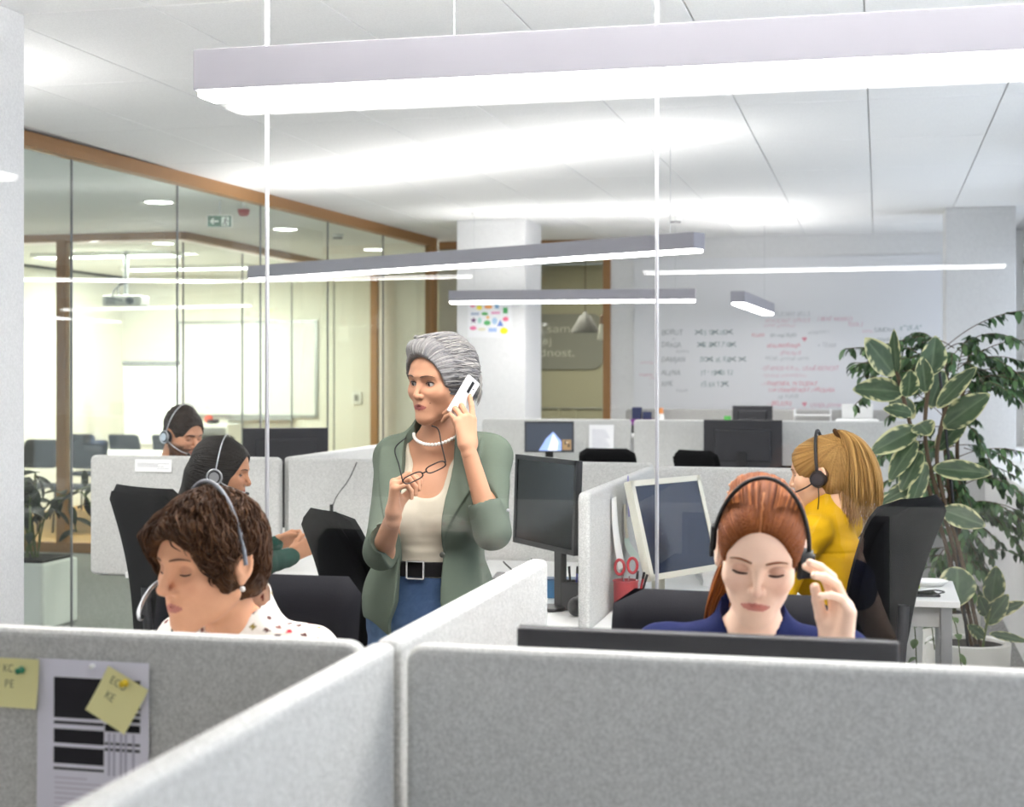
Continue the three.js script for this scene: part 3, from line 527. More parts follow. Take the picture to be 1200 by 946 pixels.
{
  const c = thing('pen_cup', 'black mesh pen cup at the edge of the desk by the felt', 'cup', [-1.09, 0.74, -5.46]); meshCup(c, 0.038, 0.1, M.blackMesh, true);
  [[0.012, 0.01, 0.12, 0.05, 'penBlue'], [-0.015, 0.005, -0.18, 0.1, 'black'], [0.0, -0.015, 0.05, -0.1, 'penBlue'], [0.018, -0.01, 0.2, -0.05, 'greyMid'], [-0.01, -0.012, -0.1, -0.12, 'black']].forEach(([x, z, lx, lz, m]) => pen(-1.09 + x, 0.745, -5.46 + z, lx, lz, 0.15, M[m], ({ penBlue: 'blue', black: 'black', greyMid: 'grey' })[m] + ' pen standing in the black mesh cup', 'pens in the black cup'));
  const m = thing('computer_mouse', 'black computer mouse on the white desk beside the black mesh cup', 'mouse', [-1.05, 0.763, -5.3]); obj('mouse_shell', new THREE.SphereGeometry(1, 20, 14).scale(0.03, 0.034, 0.052).translate(0, 0.012, 0), M.black, m); obj('scroll_wheel', cyl(0.006, 0.006, 0.006, 0, 0, 0, 12).rotateZ(Math.PI / 2).translate(0, 0.042, -0.025), M.greyMid, m);
  const b = thing('tissue_box', 'blue cardboard box beside the black desk phone', 'box', [-1.2, 0.74, -5.76], R(10)); obj('box_body', rb(0.17, 0.07, 0.11, 0.004, 0, 0.035, 0), M.blueBox, b); obj('box_flap', rb(0.172, 0.006, 0.06, 0.002, 0, 0.072, 0.025), mk('blueDark', 0x254c74, 0.6), b);
  const p = thing('desk_phone', 'black desk phone with handset beside the felt end', 'phone', [-1.4, 0.74, -5.78], R(8));
  obj('phone_base', rb(0.17, 0.035, 0.2, 0.01, 0, 0.024, 0), M.black, p); obj('handset', [rb(0.045, 0.03, 0.2, 0.012, -0.055, 0.06, 0), rb(0.05, 0.03, 0.05, 0.012, -0.055, 0.048, 0.075), rb(0.05, 0.03, 0.05, 0.012, -0.055, 0.048, -0.075)], M.black, p);
  for (let i = 0; i < 12; i++) obj('key', rb(0.016, 0.005, 0.012, 0.002, 0.01 + (i % 3) * 0.024, 0.043, 0.06 - ((i / 3) | 0) * 0.02), M.plasticGrey, p);
  const cb = thing('monitor_cables', 'thin black cables behind the foot of the black monitor', 'cable', [-1.36, 0.745, -5.55]); obj('cord', [tube([[-0.02, 0.15, 0], [0.04, 0.1, 0.06], [-0.06, 0.02, 0.08], [-0.2, 0.005, 0.02]], 0.003), tube([[0.1, 0.17, 0.05], [0.13, 0.12, 0.1], [0.09, 0.04, 0.12], [0.12, 0.004, 0.2]], 0.003)], M.black, cb);
}
{
  const X = -0.885, Z = -5.46;
  const c = thing('pen_cup', 'red mesh cup holding red scissors and pens', 'cup', [X - 0.008, 0.74, Z + 0.03]); meshCup(c, 0.045, 0.115, M.redMesh, false);
  const s = thing('scissors', 'red-handled scissors standing in the red cup', 'scissors', [X - 0.01, 0.75, Z + 0.01]);
  obj('blade', [between([-0.004, 0, 0], [0.012, 0.12, 0], 0.004, 6), between([0.006, 0, 0.003], [-0.012, 0.12, 0.003], 0.004, 6)], M.chrome, s);
  for (const k of [-1, 1]) obj('handle', tube(Array.from({ length: 14 }, (_, i) => { const a = i / 14 * Math.PI * 2; return [k * 0.024 + Math.cos(a) * 0.017, 0.15 + (k > 0 ? 0.008 : 0) + Math.sin(a) * 0.027, 0.002 * k]; }), 0.0055, 40, 8, true), M.red, s);
  [[0.02, 0.01, 0.1, 0.05, 'white'], [0.026, -0.01, 0.2, 0, 'red'], [0.03, 0.012, 0.3, 0.1, 'black'], [-0.02, -0.02, -0.1, -0.2, 'red'], [0.01, -0.02, 0.12, -0.1, 'penBlue']].forEach(([x, z, lx, lz, m]) => pen(X + x, 0.745, Z + z, lx, lz, 0.14, M[m], ({ white: 'white', red: 'red', black: 'black', penBlue: 'blue' })[m] + ' pen standing in the red mesh cup', 'pens in the red cup'));
  const k = thing('keyboard', 'white keyboard with dark rim under the beige monitor', 'keyboard', [-0.62, 0.74, -5.5], R(62));
  obj('keyboard_body', rb(0.44, 0.018, 0.15, 0.006, 0, 0.011, 0), M.black, k); for (let i = 0; i < 15; i++) for (let j = 0; j < 5; j++) obj('key', rb(0.024, 0.008, 0.023, 0.002, -0.196 + i * 0.028, 0.022, -0.054 + j * 0.027, 1), M.white, k);
  const n = thing('note_block', 'orange and green note papers beside the red cup', 'notes', [-0.8, 0.74, -5.32], R(30)); obj('paper_pad', rb(0.1, 0.012, 0.08, 0.002, 0, 0.006, 0), mk('greenPad', 0x9fb89a, 0.9), n); obj('top_note', rb(0.06, 0.012, 0.05, 0.002, 0.02, 0.018, -0.01), mk('orangePad', 0xe0a82c, 0.8), n);
  const st = thing('paper_stack', 'stack of white papers on the desk right behind the beige monitor', 'papers', [-0.62, 0.74, -6.35], R(10)); for (let i = 0; i < 8; i++) obj('sheet', bx(0.21, 0.012, 0.3, rr(-0.008, 0.008), 0.006 + i * 0.0125, rr(-0.008, 0.008)).rotateY(rr(-0.05, 0.05)), M.paper, st);
}
{ // desk behind the yellow woman's chair
  const b = thing('bottle', 'small dark bottle with pale label on the desk behind the black chair', 'bottle', [-0.02, 0.74, -6.35]); obj('bottle_body', lathe([[0, 0], [0.034, 0.002], [0.036, 0.01], [0.036, 0.12], [0.03, 0.145], [0.013, 0.16], [0.013, 0.18], [0, 0.18]], 24), M.black, b); obj('label', lathe([[0.0365, 0.03], [0.0368, 0.03], [0.0368, 0.105], [0.0365, 0.105]], 24), M.paper, b);
  const t = thing('tablet', 'dark tablet lying on the desk with cables', 'tablet', [0.14, 0.74, -6.12], R(10)); obj('tablet_body', rb(0.17, 0.009, 0.11, 0.004, 0, 0.005, 0), M.black, t); obj('tablet_screen', bx(0.155, 0.001, 0.095, 0, 0.0102, 0), M.screen, t);
  tag(obj('marker_box', rb(0.12, 0.02, 0.03, 0.008, 0, 0.01, 0), mk('lime', 0xa4b42c, 0.5)), 'lime green marker on the desk by the bottle', 'marker').position.set(0.1, 0.74, -6.3);
  const d = thing('desk_dish', 'flat white dish on the desk beside the lime marker', 'dish', [0.2, 0.74, -6.42]); obj('dish_bowl', lathe([[0, 0.004], [0.05, 0.004], [0.075, 0.02], [0.078, 0.02], [0.052, 0], [0, 0]], 28), M.white, d);
  const c = thing('cable_tangle', 'tangle of thin black cables on the desk behind the black chair', 'cable', [-0.02, 0.744, -6.1]); obj('cord', tube(Array.from({ length: 26 }, (_, i) => { const a = i * 0.9; return [-0.25 + i * 0.02 + 0.06 * Math.sin(a), 0.002 + 0.012 * Math.abs(Math.sin(a * 1.7)), 0.07 * Math.cos(a * 1.1)]; }), 0.003, 160, 6), M.black, c);
}
{ // things on the shelf before the whiteboard wall
  const b = thing('desk_organiser', 'dark blue and purple organiser tray on the far shelf end', 'organiser', [-2.02, 1.09, -13.2]); obj('tray', rb(0.2, 0.05, 0.14, 0.006, 0, 0.1, 0), mk('purple', 0x7c2a86, 0.5), b); obj('tray_foot', rb(0.18, 0.08, 0.12, 0.006, 0, 0.04, 0), M.black, b); obj('box_section', [rb(0.08, 0.12, 0.08, 0.006, -0.05, 0.17, 0), rb(0.07, 0.08, 0.08, 0.006, 0.04, 0.15, 0)], mk('navyBox', 0x2b3358, 0.6), b);
  const j = thing('glue_bottle', 'clear bottle with orange cap beside the purple organiser', 'bottle', [-1.86, 1.09, -13.2]); obj('bottle_body', lathe([[0, 0], [0.03, 0], [0.03, 0.15], [0.02, 0.18], [0, 0.18]], 18), M.white, j); obj('cap', cyl(0.02, 0.024, 0.05, 0, 0.2, 0), mk('orangeCap', 0xd88a4a, 0.5), j);
  const tr = thing('paper_tray', 'stacked white paper trays on the shelf under the red writing', 'tray', [-0.55, 1.09, -13.15]); for (let i = 0; i < 3; i++) obj('tray_level', [bx(0.3, 0.006, 0.26, 0, 0.03 + i * 0.07, 0), bx(0.006, 0.06, 0.26, -0.15, 0.05 + i * 0.07, 0), bx(0.006, 0.06, 0.26, 0.15, 0.05 + i * 0.07, 0)], M.white, tr);
  const pr = thing('printer', 'low white desktop printer on the far shelf beside the trays', 'printer', [-0.18, 1.09, -13.15]); obj('printer_body', rb(0.36, 0.14, 0.28, 0.02, 0, 0.07, 0), M.white, pr); obj('output_slot', rb(0.26, 0.02, 0.02, 0.004, 0, 0.06, 0.135), M.plasticGrey, pr); obj('feed_tray', rb(0.26, 0.006, 0.16, 0.003, 0, 0, 0).rotateX(R(-55)).translate(0, 0.2, -0.1), M.white, pr);
  const gr = thing('leaf_card', 'bright green card leaning at the small far monitor', 'card', [-1.27, 1.09, -13.12]); obj('card', rb(0.06, 0.16, 0.004, 0.001, 0, 0.08, 0), mk('greenCard', 0x53b04e, 0.7), gr);
}
{ // ceiling fittings
  const ex = thing('exit_sign', 'green exit sign with white arrow and running figure in the corridor', 'sign', [-4.66, 2.72, -10.19], R(14));
  const tex = canvasTex(240, 110, (c) => {
    c.fillStyle = '#2f6b53'; c.fillRect(0, 0, 240, 110); c.strokeStyle = c.fillStyle = '#eef5ef'; c.lineWidth = 16; c.beginPath(); c.moveTo(110, 55); c.lineTo(35, 55); c.moveTo(62, 26); c.lineTo(33, 55); c.lineTo(62, 84); c.stroke();
    c.fillRect(140, 10, 78, 90); c.strokeStyle = c.fillStyle = '#22302b'; c.lineWidth = 9; c.beginPath(); c.arc(186, 26, 9, 0, 7); c.fill(); c.beginPath(); c.moveTo(182, 38); c.lineTo(174, 64); c.lineTo(192, 78); c.lineTo(188, 98); c.moveTo(174, 64); c.lineTo(160, 84); c.lineTo(148, 84); c.moveTo(164, 46); c.lineTo(182, 40); c.lineTo(198, 54); c.lineTo(210, 50); c.stroke();
  });
  raw('sign_face', new THREE.PlaneGeometry(0.17, 0.08).translate(0, 0, 0.0162), sheetMat('exitFace', tex, 0.4), ex); obj('sign_body', rb(0.18, 0.09, 0.032, 0.004), M.white, ex); obj('sign_rod', between([0, 0.045, 0], [0, 0.16, 0], 0.006), M.alu, ex);
  const al = thing('fire_alarm', 'small red alarm next to the green exit sign', 'alarm', [-4.5, 2.76, -10.25]); obj('alarm_body', lathe([[0, 0], [0.03, 0.003], [0.04, 0.02], [0.045, 0.05], [0, 0.05]], 20), M.red, al); obj('alarm_stem', between([0, 0.05, 0], [0, 0.12, 0], 0.01), M.white, al);
  for (const [x, z, l] of [[-1.6, -12.2, 'round white smoke detector on the office ceiling above the far lamps'], [-4.75, -12.9, 'round grey smoke detector on the corridor ceiling']]) { const s = thing('smoke_detector', l, 'detector', [x, CEIL, z]); obj('detector_body', lathe([[0, -0.05], [0.03, -0.048], [0.05, -0.03], [0.055, 0], [0, 0]], 24), M.white, s); obj('detector_grille', lathe([[0.036, -0.046], [0.045, -0.034], [0.047, -0.034], [0.038, -0.049]], 24), M.greyMid, s); }
}
{ // meeting room
  const wb = thing('meeting_whiteboard', 'framed blank whiteboard on the meeting room wall', 'whiteboard', [-7.77, 1.68, -17.79]);
  obj('board_surface', rb(1.84, 1.16, 0.02, 0.004), mk('boardWhite', 0xeff1f1, 0.3), wb);
  obj('board_frame', [bx(1.9, 0.035, 0.035, 0, 0.595, 0), bx(1.9, 0.035, 0.035, 0, -0.595, 0), bx(0.035, 1.2, 0.035, 0.94, 0, 0), bx(0.035, 1.2, 0.035, -0.94, 0, 0)], M.alu, wb);
  obj('pen_tray', rb(0.9, 0.025, 0.09, 0.005, 0.2, -0.63, 0.05), M.alu, wb);
  const fc = thing('flipchart', 'white flipchart stand with blank paper in the meeting room', 'flipchart', [-8.55, 0, -16.75], R(12));
  obj('chart_board', rb(0.68, 1.0, 0.02, 0.004, 0, 1.25, 0), M.white, fc); obj('paper_pad', sheet(0.64, 0.95, 0.02, 6, 6).translate(0, 1.24, 0.014), M.paper, fc); obj('clamp_bar', rb(0.7, 0.05, 0.04, 0.008, 0, 1.75, 0.01), M.greyMid, fc);
  for (const s of [-1, 1]) obj('leg', between([s * 0.3, 0.75, 0], [s * 0.36, 0, 0.12], 0.012), M.alu, fc); obj('leg', between([0, 1.6, -0.02], [0, 0, -0.55], 0.012), M.alu, fc);
  const pj = thing('projector', 'white ceiling projector on a pole in the meeting room', 'projector', [-7.5, 2.36, -14.13], R(10));
  obj('projector_body', rb(0.4, 0.11, 0.3, 0.02), mk('projGrey', 0xc9c9c8, 0.5), pj); obj('lens', new THREE.CylinderGeometry(0.035, 0.04, 0.05, 20).rotateX(Math.PI / 2).translate(0.09, 0, 0.165), M.black, pj); obj('ceiling_pole', between([0, 0.05, 0], [0, CEIL - 2.36, 0], 0.025), M.alu, pj); obj('cables', [tube([[0.02, 0.2, 0.03], [-0.09, 0.12, 0.08], [-0.08, 0.03, 0.17], [0.02, 0.0, 0.19]], 0.008), tube([[0.02, 0.25, 0.03], [-0.05, 0.14, 0.1], [-0.02, 0.06, 0.17]], 0.008)], M.black, pj);
  obj('grille', Array.from({ length: 5 }, (_, i) => bx(0.1, 0.006, 0.004, -0.11, -0.03 + i * 0.015, 0.151)), M.plasticGrey, pj);
  const tb = thing('meeting_table', 'long white meeting table behind the glass', 'table', [-7.85, 0, -14.9]); obj('table_top', rb(2.6, 0.03, 1.3, 0.01, 0, 0.745, 0), M.desk, tb); for (const [x, z] of [[-1.1, -0.45], [1.1, -0.45], [-1.1, 0.45], [1.1, 0.45]]) obj('leg', between([x, 0, z], [x, 0.73, z], 0.025), M.alu, tb);
  const sh = (x, z, t, l) => {
    const c = thing('meeting_chair', l, 'chair', [x, 0.012, z], t, 'black meeting room chairs');
    obj('backrest', gridBack(0.4, 0.38, 0.3, 0.02, 0.4, 0.04).rotateX(-R(8)).translate(0, 0.62, -0.22), M.blackSoft, c); obj('seat', rb(0.44, 0.04, 0.42, 0.015, 0, 0.45, 0), M.blackSoft, c);
    for (const s of [-1, 1]) { obj('leg', between([s * 0.2, 0.44, 0.18], [s * 0.22, 0, 0.2], 0.011), M.plasticGrey, c); obj('leg', between([s * 0.2, 0.66, -0.22], [s * 0.23, 0, -0.22], 0.011), M.plasticGrey, c); }
  };
  const cl = 'black meeting chair on the whiteboard side of the long white table', cn = 'black meeting chair on the glass side of the long white table';
  for (const [x, z, t] of [[-8.9, -15.9, 180], [-8.35, -15.9, 180], [-7.8, -15.9, 176], [-7.2, -15.9, 184], [-8.5, -13.95, 0], [-7.9, -13.95, 6]]) sh(x, z, R(t), z < -15 ? cl : cn);
  const lc = thing('low_cabinet', 'white low cabinet under the meeting room whiteboard', 'cabinet', [-8.05, 0, -17.5]); obj('cabinet_body', rb(0.5, 0.99, 0.45, 0.005, 0, 0.5, 0), M.white, lc); obj('cabinet_door', rb(0.46, 0.9, 0.02, 0.003, 0, 0.5, 0.232), M.greyMid, lc);
  const rt = thing('tape_dispenser', 'small red and black thing on the low meeting room cabinet', 'dispenser', [-8.1, 1.0, -17.45]); obj('holder', rb(0.14, 0.05, 0.07, 0.01, 0.03, 0.025, 0), M.black, rt); obj('roll', new THREE.CylinderGeometry(0.05, 0.05, 0.05, 20).rotateX(Math.PI / 2).translate(-0.03, 0.055, 0), mk('redRoll', 0xd4513a, 0.5), rt);
  const sw = thing('wall_switch', 'white wall switch box in the meeting room', 'switch', [-6.3, 1.32, -17.79]); obj('switch_plate', rb(0.13, 0.15, 0.03, 0.006), M.white, sw); obj('rocker', rb(0.05, 0.08, 0.012, 0.003, 0, 0, 0.018), M.greyMid, sw);
  const fl = thing('floor_outlet', 'small white floor outlet inside the meeting room glass', 'outlet', [-6.7, 0.012, -13.0]); obj('outlet_body', rb(0.3, 0.06, 0.1, 0.01, 0, 0.03, 0), M.white, fl); obj('socket', cyl(0.02, 0.02, 0.006, 0, 0.062, 0), M.greyMid, fl);
}
// ---------- signed distance fields for bodies, hair and clothes ----------
class Field {
  constructor() { this.p = []; }
  // op: 0 join, 1 cut away
  cone(a, b, ra, rb_, k = 0.02, op = 0) {
    const [ax, ay, az] = a.isVector3 ? [a.x, a.y, a.z] : a, [bx_, by, bz] = b.isVector3 ? [b.x, b.y, b.z] : b;
    const dx = bx_ - ax, dy = by - ay, dz = bz - az, l2 = dx * dx + dy * dy + dz * dz || 1e-9;
    this.p.push({ t: 0, ax, ay, az, dx, dy, dz, l2, ra, rb: rb_, k, op, cx: ax + dx / 2, cy: ay + dy / 2, cz: az + dz / 2, R: Math.sqrt(l2) / 2 + Math.max(ra, rb_) }); return this;
  }
  ball(c, r, k, op) { return this.cone(c, c, r, r, k, op); }
  ell(c, r, k = 0.02, op = 0, q = null) {                      // q: THREE.Matrix3-like rows [x axis, y axis, z axis] of the ellipsoid
    const [cx, cy, cz] = c.isVector3 ? [c.x, c.y, c.z] : c;
    this.p.push({ t: 1, cx, cy, cz, r, k, op, q, R: Math.max(...r), m: Math.min(...r) }); return this;
  }
  at(x, y, z) {
    let d = 1e3;
    for (const s of this.p) {
      const ex = x - s.cx, ey = y - s.cy, ez = z - s.cz;
      const lb = Math.sqrt(ex * ex + ey * ey + ez * ez) - s.R;
      if (s.op ? -lb < d - s.k : lb > d + s.k) continue;
      let v;
      if (s.t === 0) {
        const px = x - s.ax, py = y - s.ay, pz = z - s.az, h = clamp((px * s.dx + py * s.dy + pz * s.dz) / s.l2, 0, 1);
        const qx = px - s.dx * h, qy = py - s.dy * h, qz = pz - s.dz * h;
        v = Math.sqrt(qx * qx + qy * qy + qz * qz) - (s.ra + (s.rb - s.ra) * h);
      } else {
        let a = ex, b = ey, c = ez; const q = s.q;
        if (q) { a = ex * q[0].x + ey * q[0].y + ez * q[0].z; b = ex * q[1].x + ey * q[1].y + ez * q[1].z; c = ex * q[2].x + ey * q[2].y + ez * q[2].z; }
        a /= s.r[0]; b /= s.r[1]; c /= s.r[2];
        const k0 = Math.sqrt(a * a + b * b + c * c), k1 = Math.sqrt((a / s.r[0]) ** 2 + (b / s.r[1]) ** 2 + (c / s.r[2]) ** 2);
        v = k1 < 1e-6 ? -s.m : k0 * (k0 - 1) / k1;
      }
      if (!s.op) { const h = Math.max(s.k - Math.abs(d - v), 0); d = Math.min(d, v) - (s.k ? h * h / (4 * s.k) : 0); }
      else { const h = Math.max(s.k - Math.abs(d + v), 0); d = Math.max(d, -v) + (s.k ? h * h / (4 * s.k) : 0); }
    }
    return d;
  }
  bounds(pad = 0.03) {
    const lo = [9, 9, 9], hi = [-9, -9, -9];
    for (const s of this.p) if (!s.op) {
      if (s.t === 0) { const m = Math.max(s.ra, s.rb); [[s.ax, s.ay, s.az], [s.ax + s.dx, s.ay + s.dy, s.az + s.dz]].forEach((e) => e.forEach((v, i) => { lo[i] = Math.min(lo[i], v - m); hi[i] = Math.max(hi[i], v + m); })); }
      else[s.cx, s.cy, s.cz].forEach((v, i) => { const m = s.q ? s.R : s.r[i]; lo[i] = Math.min(lo[i], v - m); hi[i] = Math.max(hi[i], v + m); });
    }
    return [lo.map((v) => v - pad), hi.map((v) => v + pad)];
  }
}
const smax = (a, b, k) => { const h = Math.max(k - Math.abs(a - b), 0); return Math.max(a, b) + h * h / (4 * k); };
const smin2 = (a, b, k) => { const h = Math.max(k - Math.abs(a - b), 0); return Math.min(a, b) - h * h / (4 * k); };
// surface nets over f(x, y, z) inside lo..hi; colour(x, y, z, nx, ny, nz) -> [r, g, b] in linear values
function surface(f, lo, hi, cell, colour) {
  const n = [0, 1, 2].map((i) => Math.ceil((hi[i] - lo[i]) / cell) + 1), [nx, ny, nz] = n, B = 6;
  const g = new Float32Array(nx * ny * nz).fill(1), at = (i, j, k) => (k * ny + j) * nx + i;
  for (let k0 = 0; k0 < nz; k0 += B) for (let j0 = 0; j0 < ny; j0 += B) for (let i0 = 0; i0 < nx; i0 += B) {
    const half = B * cell / 2, d = f(lo[0] + i0 * cell + half, lo[1] + j0 * cell + half, lo[2] + k0 * cell + half), skip = Math.abs(d) > half * 2.6;
    for (let k = k0; k < Math.min(k0 + B, nz); k++) for (let j = j0; j < Math.min(j0 + B, ny); j++) for (let i = i0; i < Math.min(i0 + B, nx); i++) g[at(i, j, k)] = skip ? d : f(lo[0] + i * cell, lo[1] + j * cell, lo[2] + k * cell);
  }
  const id = new Int32Array(nx * ny * nz).fill(-1), pos = [], idx = [];
  for (let k = 0; k < nz - 1; k++) for (let j = 0; j < ny - 1; j++) for (let i = 0; i < nx - 1; i++) {
    let sx = 0, sy = 0, sz = 0, c = 0;
    const v = (a, b, e) => g[at(i + a, j + b, k + e)];
    const q = [v(0, 0, 0), v(1, 0, 0), v(0, 1, 0), v(1, 1, 0), v(0, 0, 1), v(1, 0, 1), v(0, 1, 1), v(1, 1, 1)];
    let neg = 0; for (const w of q) if (w < 0) neg++;
    if (!neg || neg === 8) continue;
    for (let a = 0; a < 8; a++) for (const bit of [1, 2, 4]) if (!(a & bit)) { const b = a | bit; if ((q[a] < 0) !== (q[b] < 0)) { const t = q[a] / (q[a] - q[b]); sx += (a & 1) + (bit === 1 ? t : 0); sy += ((a >> 1) & 1) + (bit === 2 ? t : 0); sz += ((a >> 2) & 1) + (bit === 4 ? t : 0); c++; } }
    id[at(i, j, k)] = pos.length / 3; pos.push(lo[0] + (i + sx / c) * cell, lo[1] + (j + sy / c) * cell, lo[2] + (k + sz / c) * cell);
  }
  const quad = (a, b, c, d, flip) => { if (a < 0 || b < 0 || c < 0 || d < 0) return; if (flip) idx.push(a, c, b, a, d, c); else idx.push(a, b, c, a, c, d); };
  for (let k = 1; k < nz - 1; k++) for (let j = 1; j < ny - 1; j++) for (let i = 1; i < nx - 1; i++) {
    const s = g[at(i, j, k)] < 0;
    if (s !== (g[at(i + 1, j, k)] < 0)) quad(id[at(i, j - 1, k - 1)], id[at(i, j, k - 1)], id[at(i, j, k)], id[at(i, j - 1, k)], !s);
    if (s !== (g[at(i, j + 1, k)] < 0)) quad(id[at(i - 1, j, k - 1)], id[at(i - 1, j, k)], id[at(i, j, k)], id[at(i, j, k - 1)], !s);
    if (s !== (g[at(i, j, k + 1)] < 0)) quad(id[at(i - 1, j - 1, k)], id[at(i, j - 1, k)], id[at(i, j, k)], id[at(i - 1, j, k)], !s);
  }
  const nor = new Float32Array(pos.length), col = new Float32Array(pos.length), e = cell * 0.4;
  for (let i = 0; i < pos.length; i += 3) {
    let x = pos[i], y = pos[i + 1], z = pos[i + 2], a = 0, b = 0, c = 0;
    for (let it = 0; it < 2; it++) {
      a = f(x + e, y, z) - f(x - e, y, z); b = f(x, y + e, z) - f(x, y - e, z); c = f(x, y, z + e) - f(x, y, z - e);
      const l = Math.hypot(a, b, c) || 1; a /= l; b /= l; c /= l;
      if (!it) { const d = clamp(f(x, y, z), -cell * 0.5, cell * 0.5); x -= a * d; y -= b * d; z -= c * d; }
    }
    pos[i] = x; pos[i + 1] = y; pos[i + 2] = z; nor[i] = a; nor[i + 1] = b; nor[i + 2] = c;
    const w = colour ? colour(x, y, z, a, b, c) : [1, 1, 1]; col[i] = w[0]; col[i + 1] = w[1]; col[i + 2] = w[2];
  }
  const o = new THREE.BufferGeometry();
  o.setAttribute('position', new THREE.Float32BufferAttribute(pos, 3)); o.setAttribute('normal', new THREE.BufferAttribute(nor, 3)); o.setAttribute('color', new THREE.BufferAttribute(col, 3)); o.setIndex(idx);
  return o;
}
function fieldMesh(F, cell, colour, warp) { const [lo, hi] = F.bounds(); return surface(warp || ((x, y, z) => F.at(x, y, z)), lo, hi, cell, colour); }
function paint(g, c) { g = g.index ? g : g; const n = g.attributes.position.count, a = new Float32Array(n * 3); for (let i = 0; i < n; i++) { a[i * 3] = c[0]; a[i * 3 + 1] = c[1]; a[i * 3 + 2] = c[2]; } g.setAttribute('color', new THREE.BufferAttribute(a, 3)); return g; }
function joinC(list) { return mergeGeometries(list.filter(Boolean).map((g) => { const q = g.index ? g.toNonIndexed() : g.clone(); for (const k of Object.keys(q.attributes)) if (!['position', 'normal', 'color'].includes(k)) q.deleteAttribute(k); return q; })); }
const lin = (hex) => { const c = new THREE.Color(hex); return [c.r, c.g, c.b]; };
const mixC = (a, b, t) => [lerp(a[0], b[0], t), lerp(a[1], b[1], t), lerp(a[2], b[2], t)];
// a tapered lock of hair through points (array of Vector3), flat oval section
function lock(pts, r, c, { flat = 0.6, seg = 12, sides = 6, tip = 0.15, root = 0.5 } = {}) {
  const cur = new THREE.CatmullRomCurve3(pts), fr = cur.computeFrenetFrames(seg), P = [], I = [], C = [];
  for (let i = 0; i <= seg; i++) {
    const t = i / seg, p = cur.getPoint(t), w = r * Math.min(lerp(root, 1, Math.min(1, t * 4)), lerp(1, tip, Math.max(0, (t - 0.45) / 0.55) ** 1.3));
    for (let j = 0; j < sides; j++) { const a = j / sides * Math.PI * 2, n = fr.normals[i], b = fr.binormals[i], u = Math.cos(a) * w, v = Math.sin(a) * w * flat; P.push(p.x + n.x * u + b.x * v, p.y + n.y * u + b.y * v, p.z + n.z * u + b.z * v); C.push(...c); }
  }
  for (let i = 0; i < seg; i++) for (let j = 0; j < sides; j++) { const a = i * sides + j, b = i * sides + (j + 1) % sides; I.push(a, b, a + sides, b, b + sides, a + sides); }
  const g = new THREE.BufferGeometry(); g.setAttribute('position', new THREE.Float32BufferAttribute(P, 3)); g.setAttribute('color', new THREE.Float32BufferAttribute(C, 3)); g.setIndex(I); g.computeVertexNormals(); return g;
}

// ---------- heads: face toward +z, eyes at y = 0, chin near y = -0.115 ----------
function headField(o = {}) {
  const { jaw = 1, nose = 1, lips = 1, male = 0, mouth = 1 } = o, F = new Field();
  F.ell([0, 0.034, -0.014], [0.0745, 0.083, 0.094], 0.02);
  F.ell([0, 0.03, 0.045], [0.062, 0.062, 0.05], 0.03);
  F.ell([0, -0.035, 0.028], [0.0605 * jaw, 0.075, 0.062], 0.03);
  for (const s of [-1, 1]) {
    F.cone([s * 0.05 * jaw, -0.055, 0.0], [s * 0.014, -0.098, 0.07], 0.017, 0.013, 0.03);
    F.ell([s * 0.037, -0.026, 0.063], [0.025, 0.022, 0.023], 0.028);
    F.cone([s * 0.012, 0.019, 0.089], [s * 0.045, 0.02, 0.073], 0.007 + 0.002 * male, 0.006, 0.02);
  }
  F.ell([0, -0.1, 0.073], [0.02, 0.0155, 0.017], 0.025);
  for (const s of [-1, 1]) F.ell([s * 0.0325, -0.001, 0.096], [0.019, 0.0125, 0.015], 0.018, 1);
  for (const s of [-1, 1]) F.ball([s * 0.0315, -0.001, 0.0715], 0.0138, 0.006);
  F.cone([0, 0.012, 0.088], [0, -0.031, 0.1095 + 0.02 * (nose - 1)], 0.0058 * nose, 0.0082 * nose, 0.01);
  for (const s of [-1, 1]) F.ell([s * 0.0105 * nose, -0.037, 0.096], [0.0062, 0.006, 0.009], 0.006);
  F.ell([0, -0.037, 0.105], [0.0078 * nose, 0.007, 0.009], 0.006);
  for (const s of [-1, 1]) F.ell([s * 0.006, -0.0445, 0.1], [0.0032, 0.0028, 0.0045], 0.003, 1);
  F.ell([0, -0.064, 0.079], [0.028, 0.019, 0.0155], 0.02);
  F.cone([-0.0, -0.0605, 0.0918], [0.02 * mouth, -0.0645, 0.0835], 0.0044 * lips, 0.0028, 0.006).cone([0, -0.0605, 0.0918], [-0.02 * mouth, -0.0645, 0.0835], 0.0044 * lips, 0.0028, 0.006);
  F.cone([-0.013 * mouth, -0.0715, 0.0875], [0.013 * mouth, -0.0715, 0.0875], 0.005 * lips, 0.005 * lips, 0.008);
  F.cone([-0.024 * mouth, -0.0648, 0.084], [0, -0.0655, 0.0965], 0.0011, 0.0013, 0.003, 1).cone([0.024 * mouth, -0.0648, 0.084], [0, -0.0655, 0.0965], 0.0011, 0.0013, 0.003, 1);
  for (const s of [-1, 1]) {                                   // ears
    const q = [V(0.95, 0, 0.3 * s).normalize(), V(0, 0.97, -0.22).normalize(), V(-0.3 * s, 0.22, 0.93).normalize()];
    F.ell([s * 0.0765, -0.005, -0.014], [0.0075, 0.031, 0.0185], 0.006, 0, q);
    F.ell([s * 0.0845, -0.001, -0.012], [0.006, 0.02, 0.0105], 0.004, 1, q);
    F.ell([s * 0.0755, -0.031, -0.006], [0.006, 0.01, 0.009], 0.006);
  }
  F.cone([0, -0.055, -0.026], [0, -0.15, -0.042], 0.043 + 0.011 * male, 0.044 + 0.011 * male, 0.022);
  return F;
}
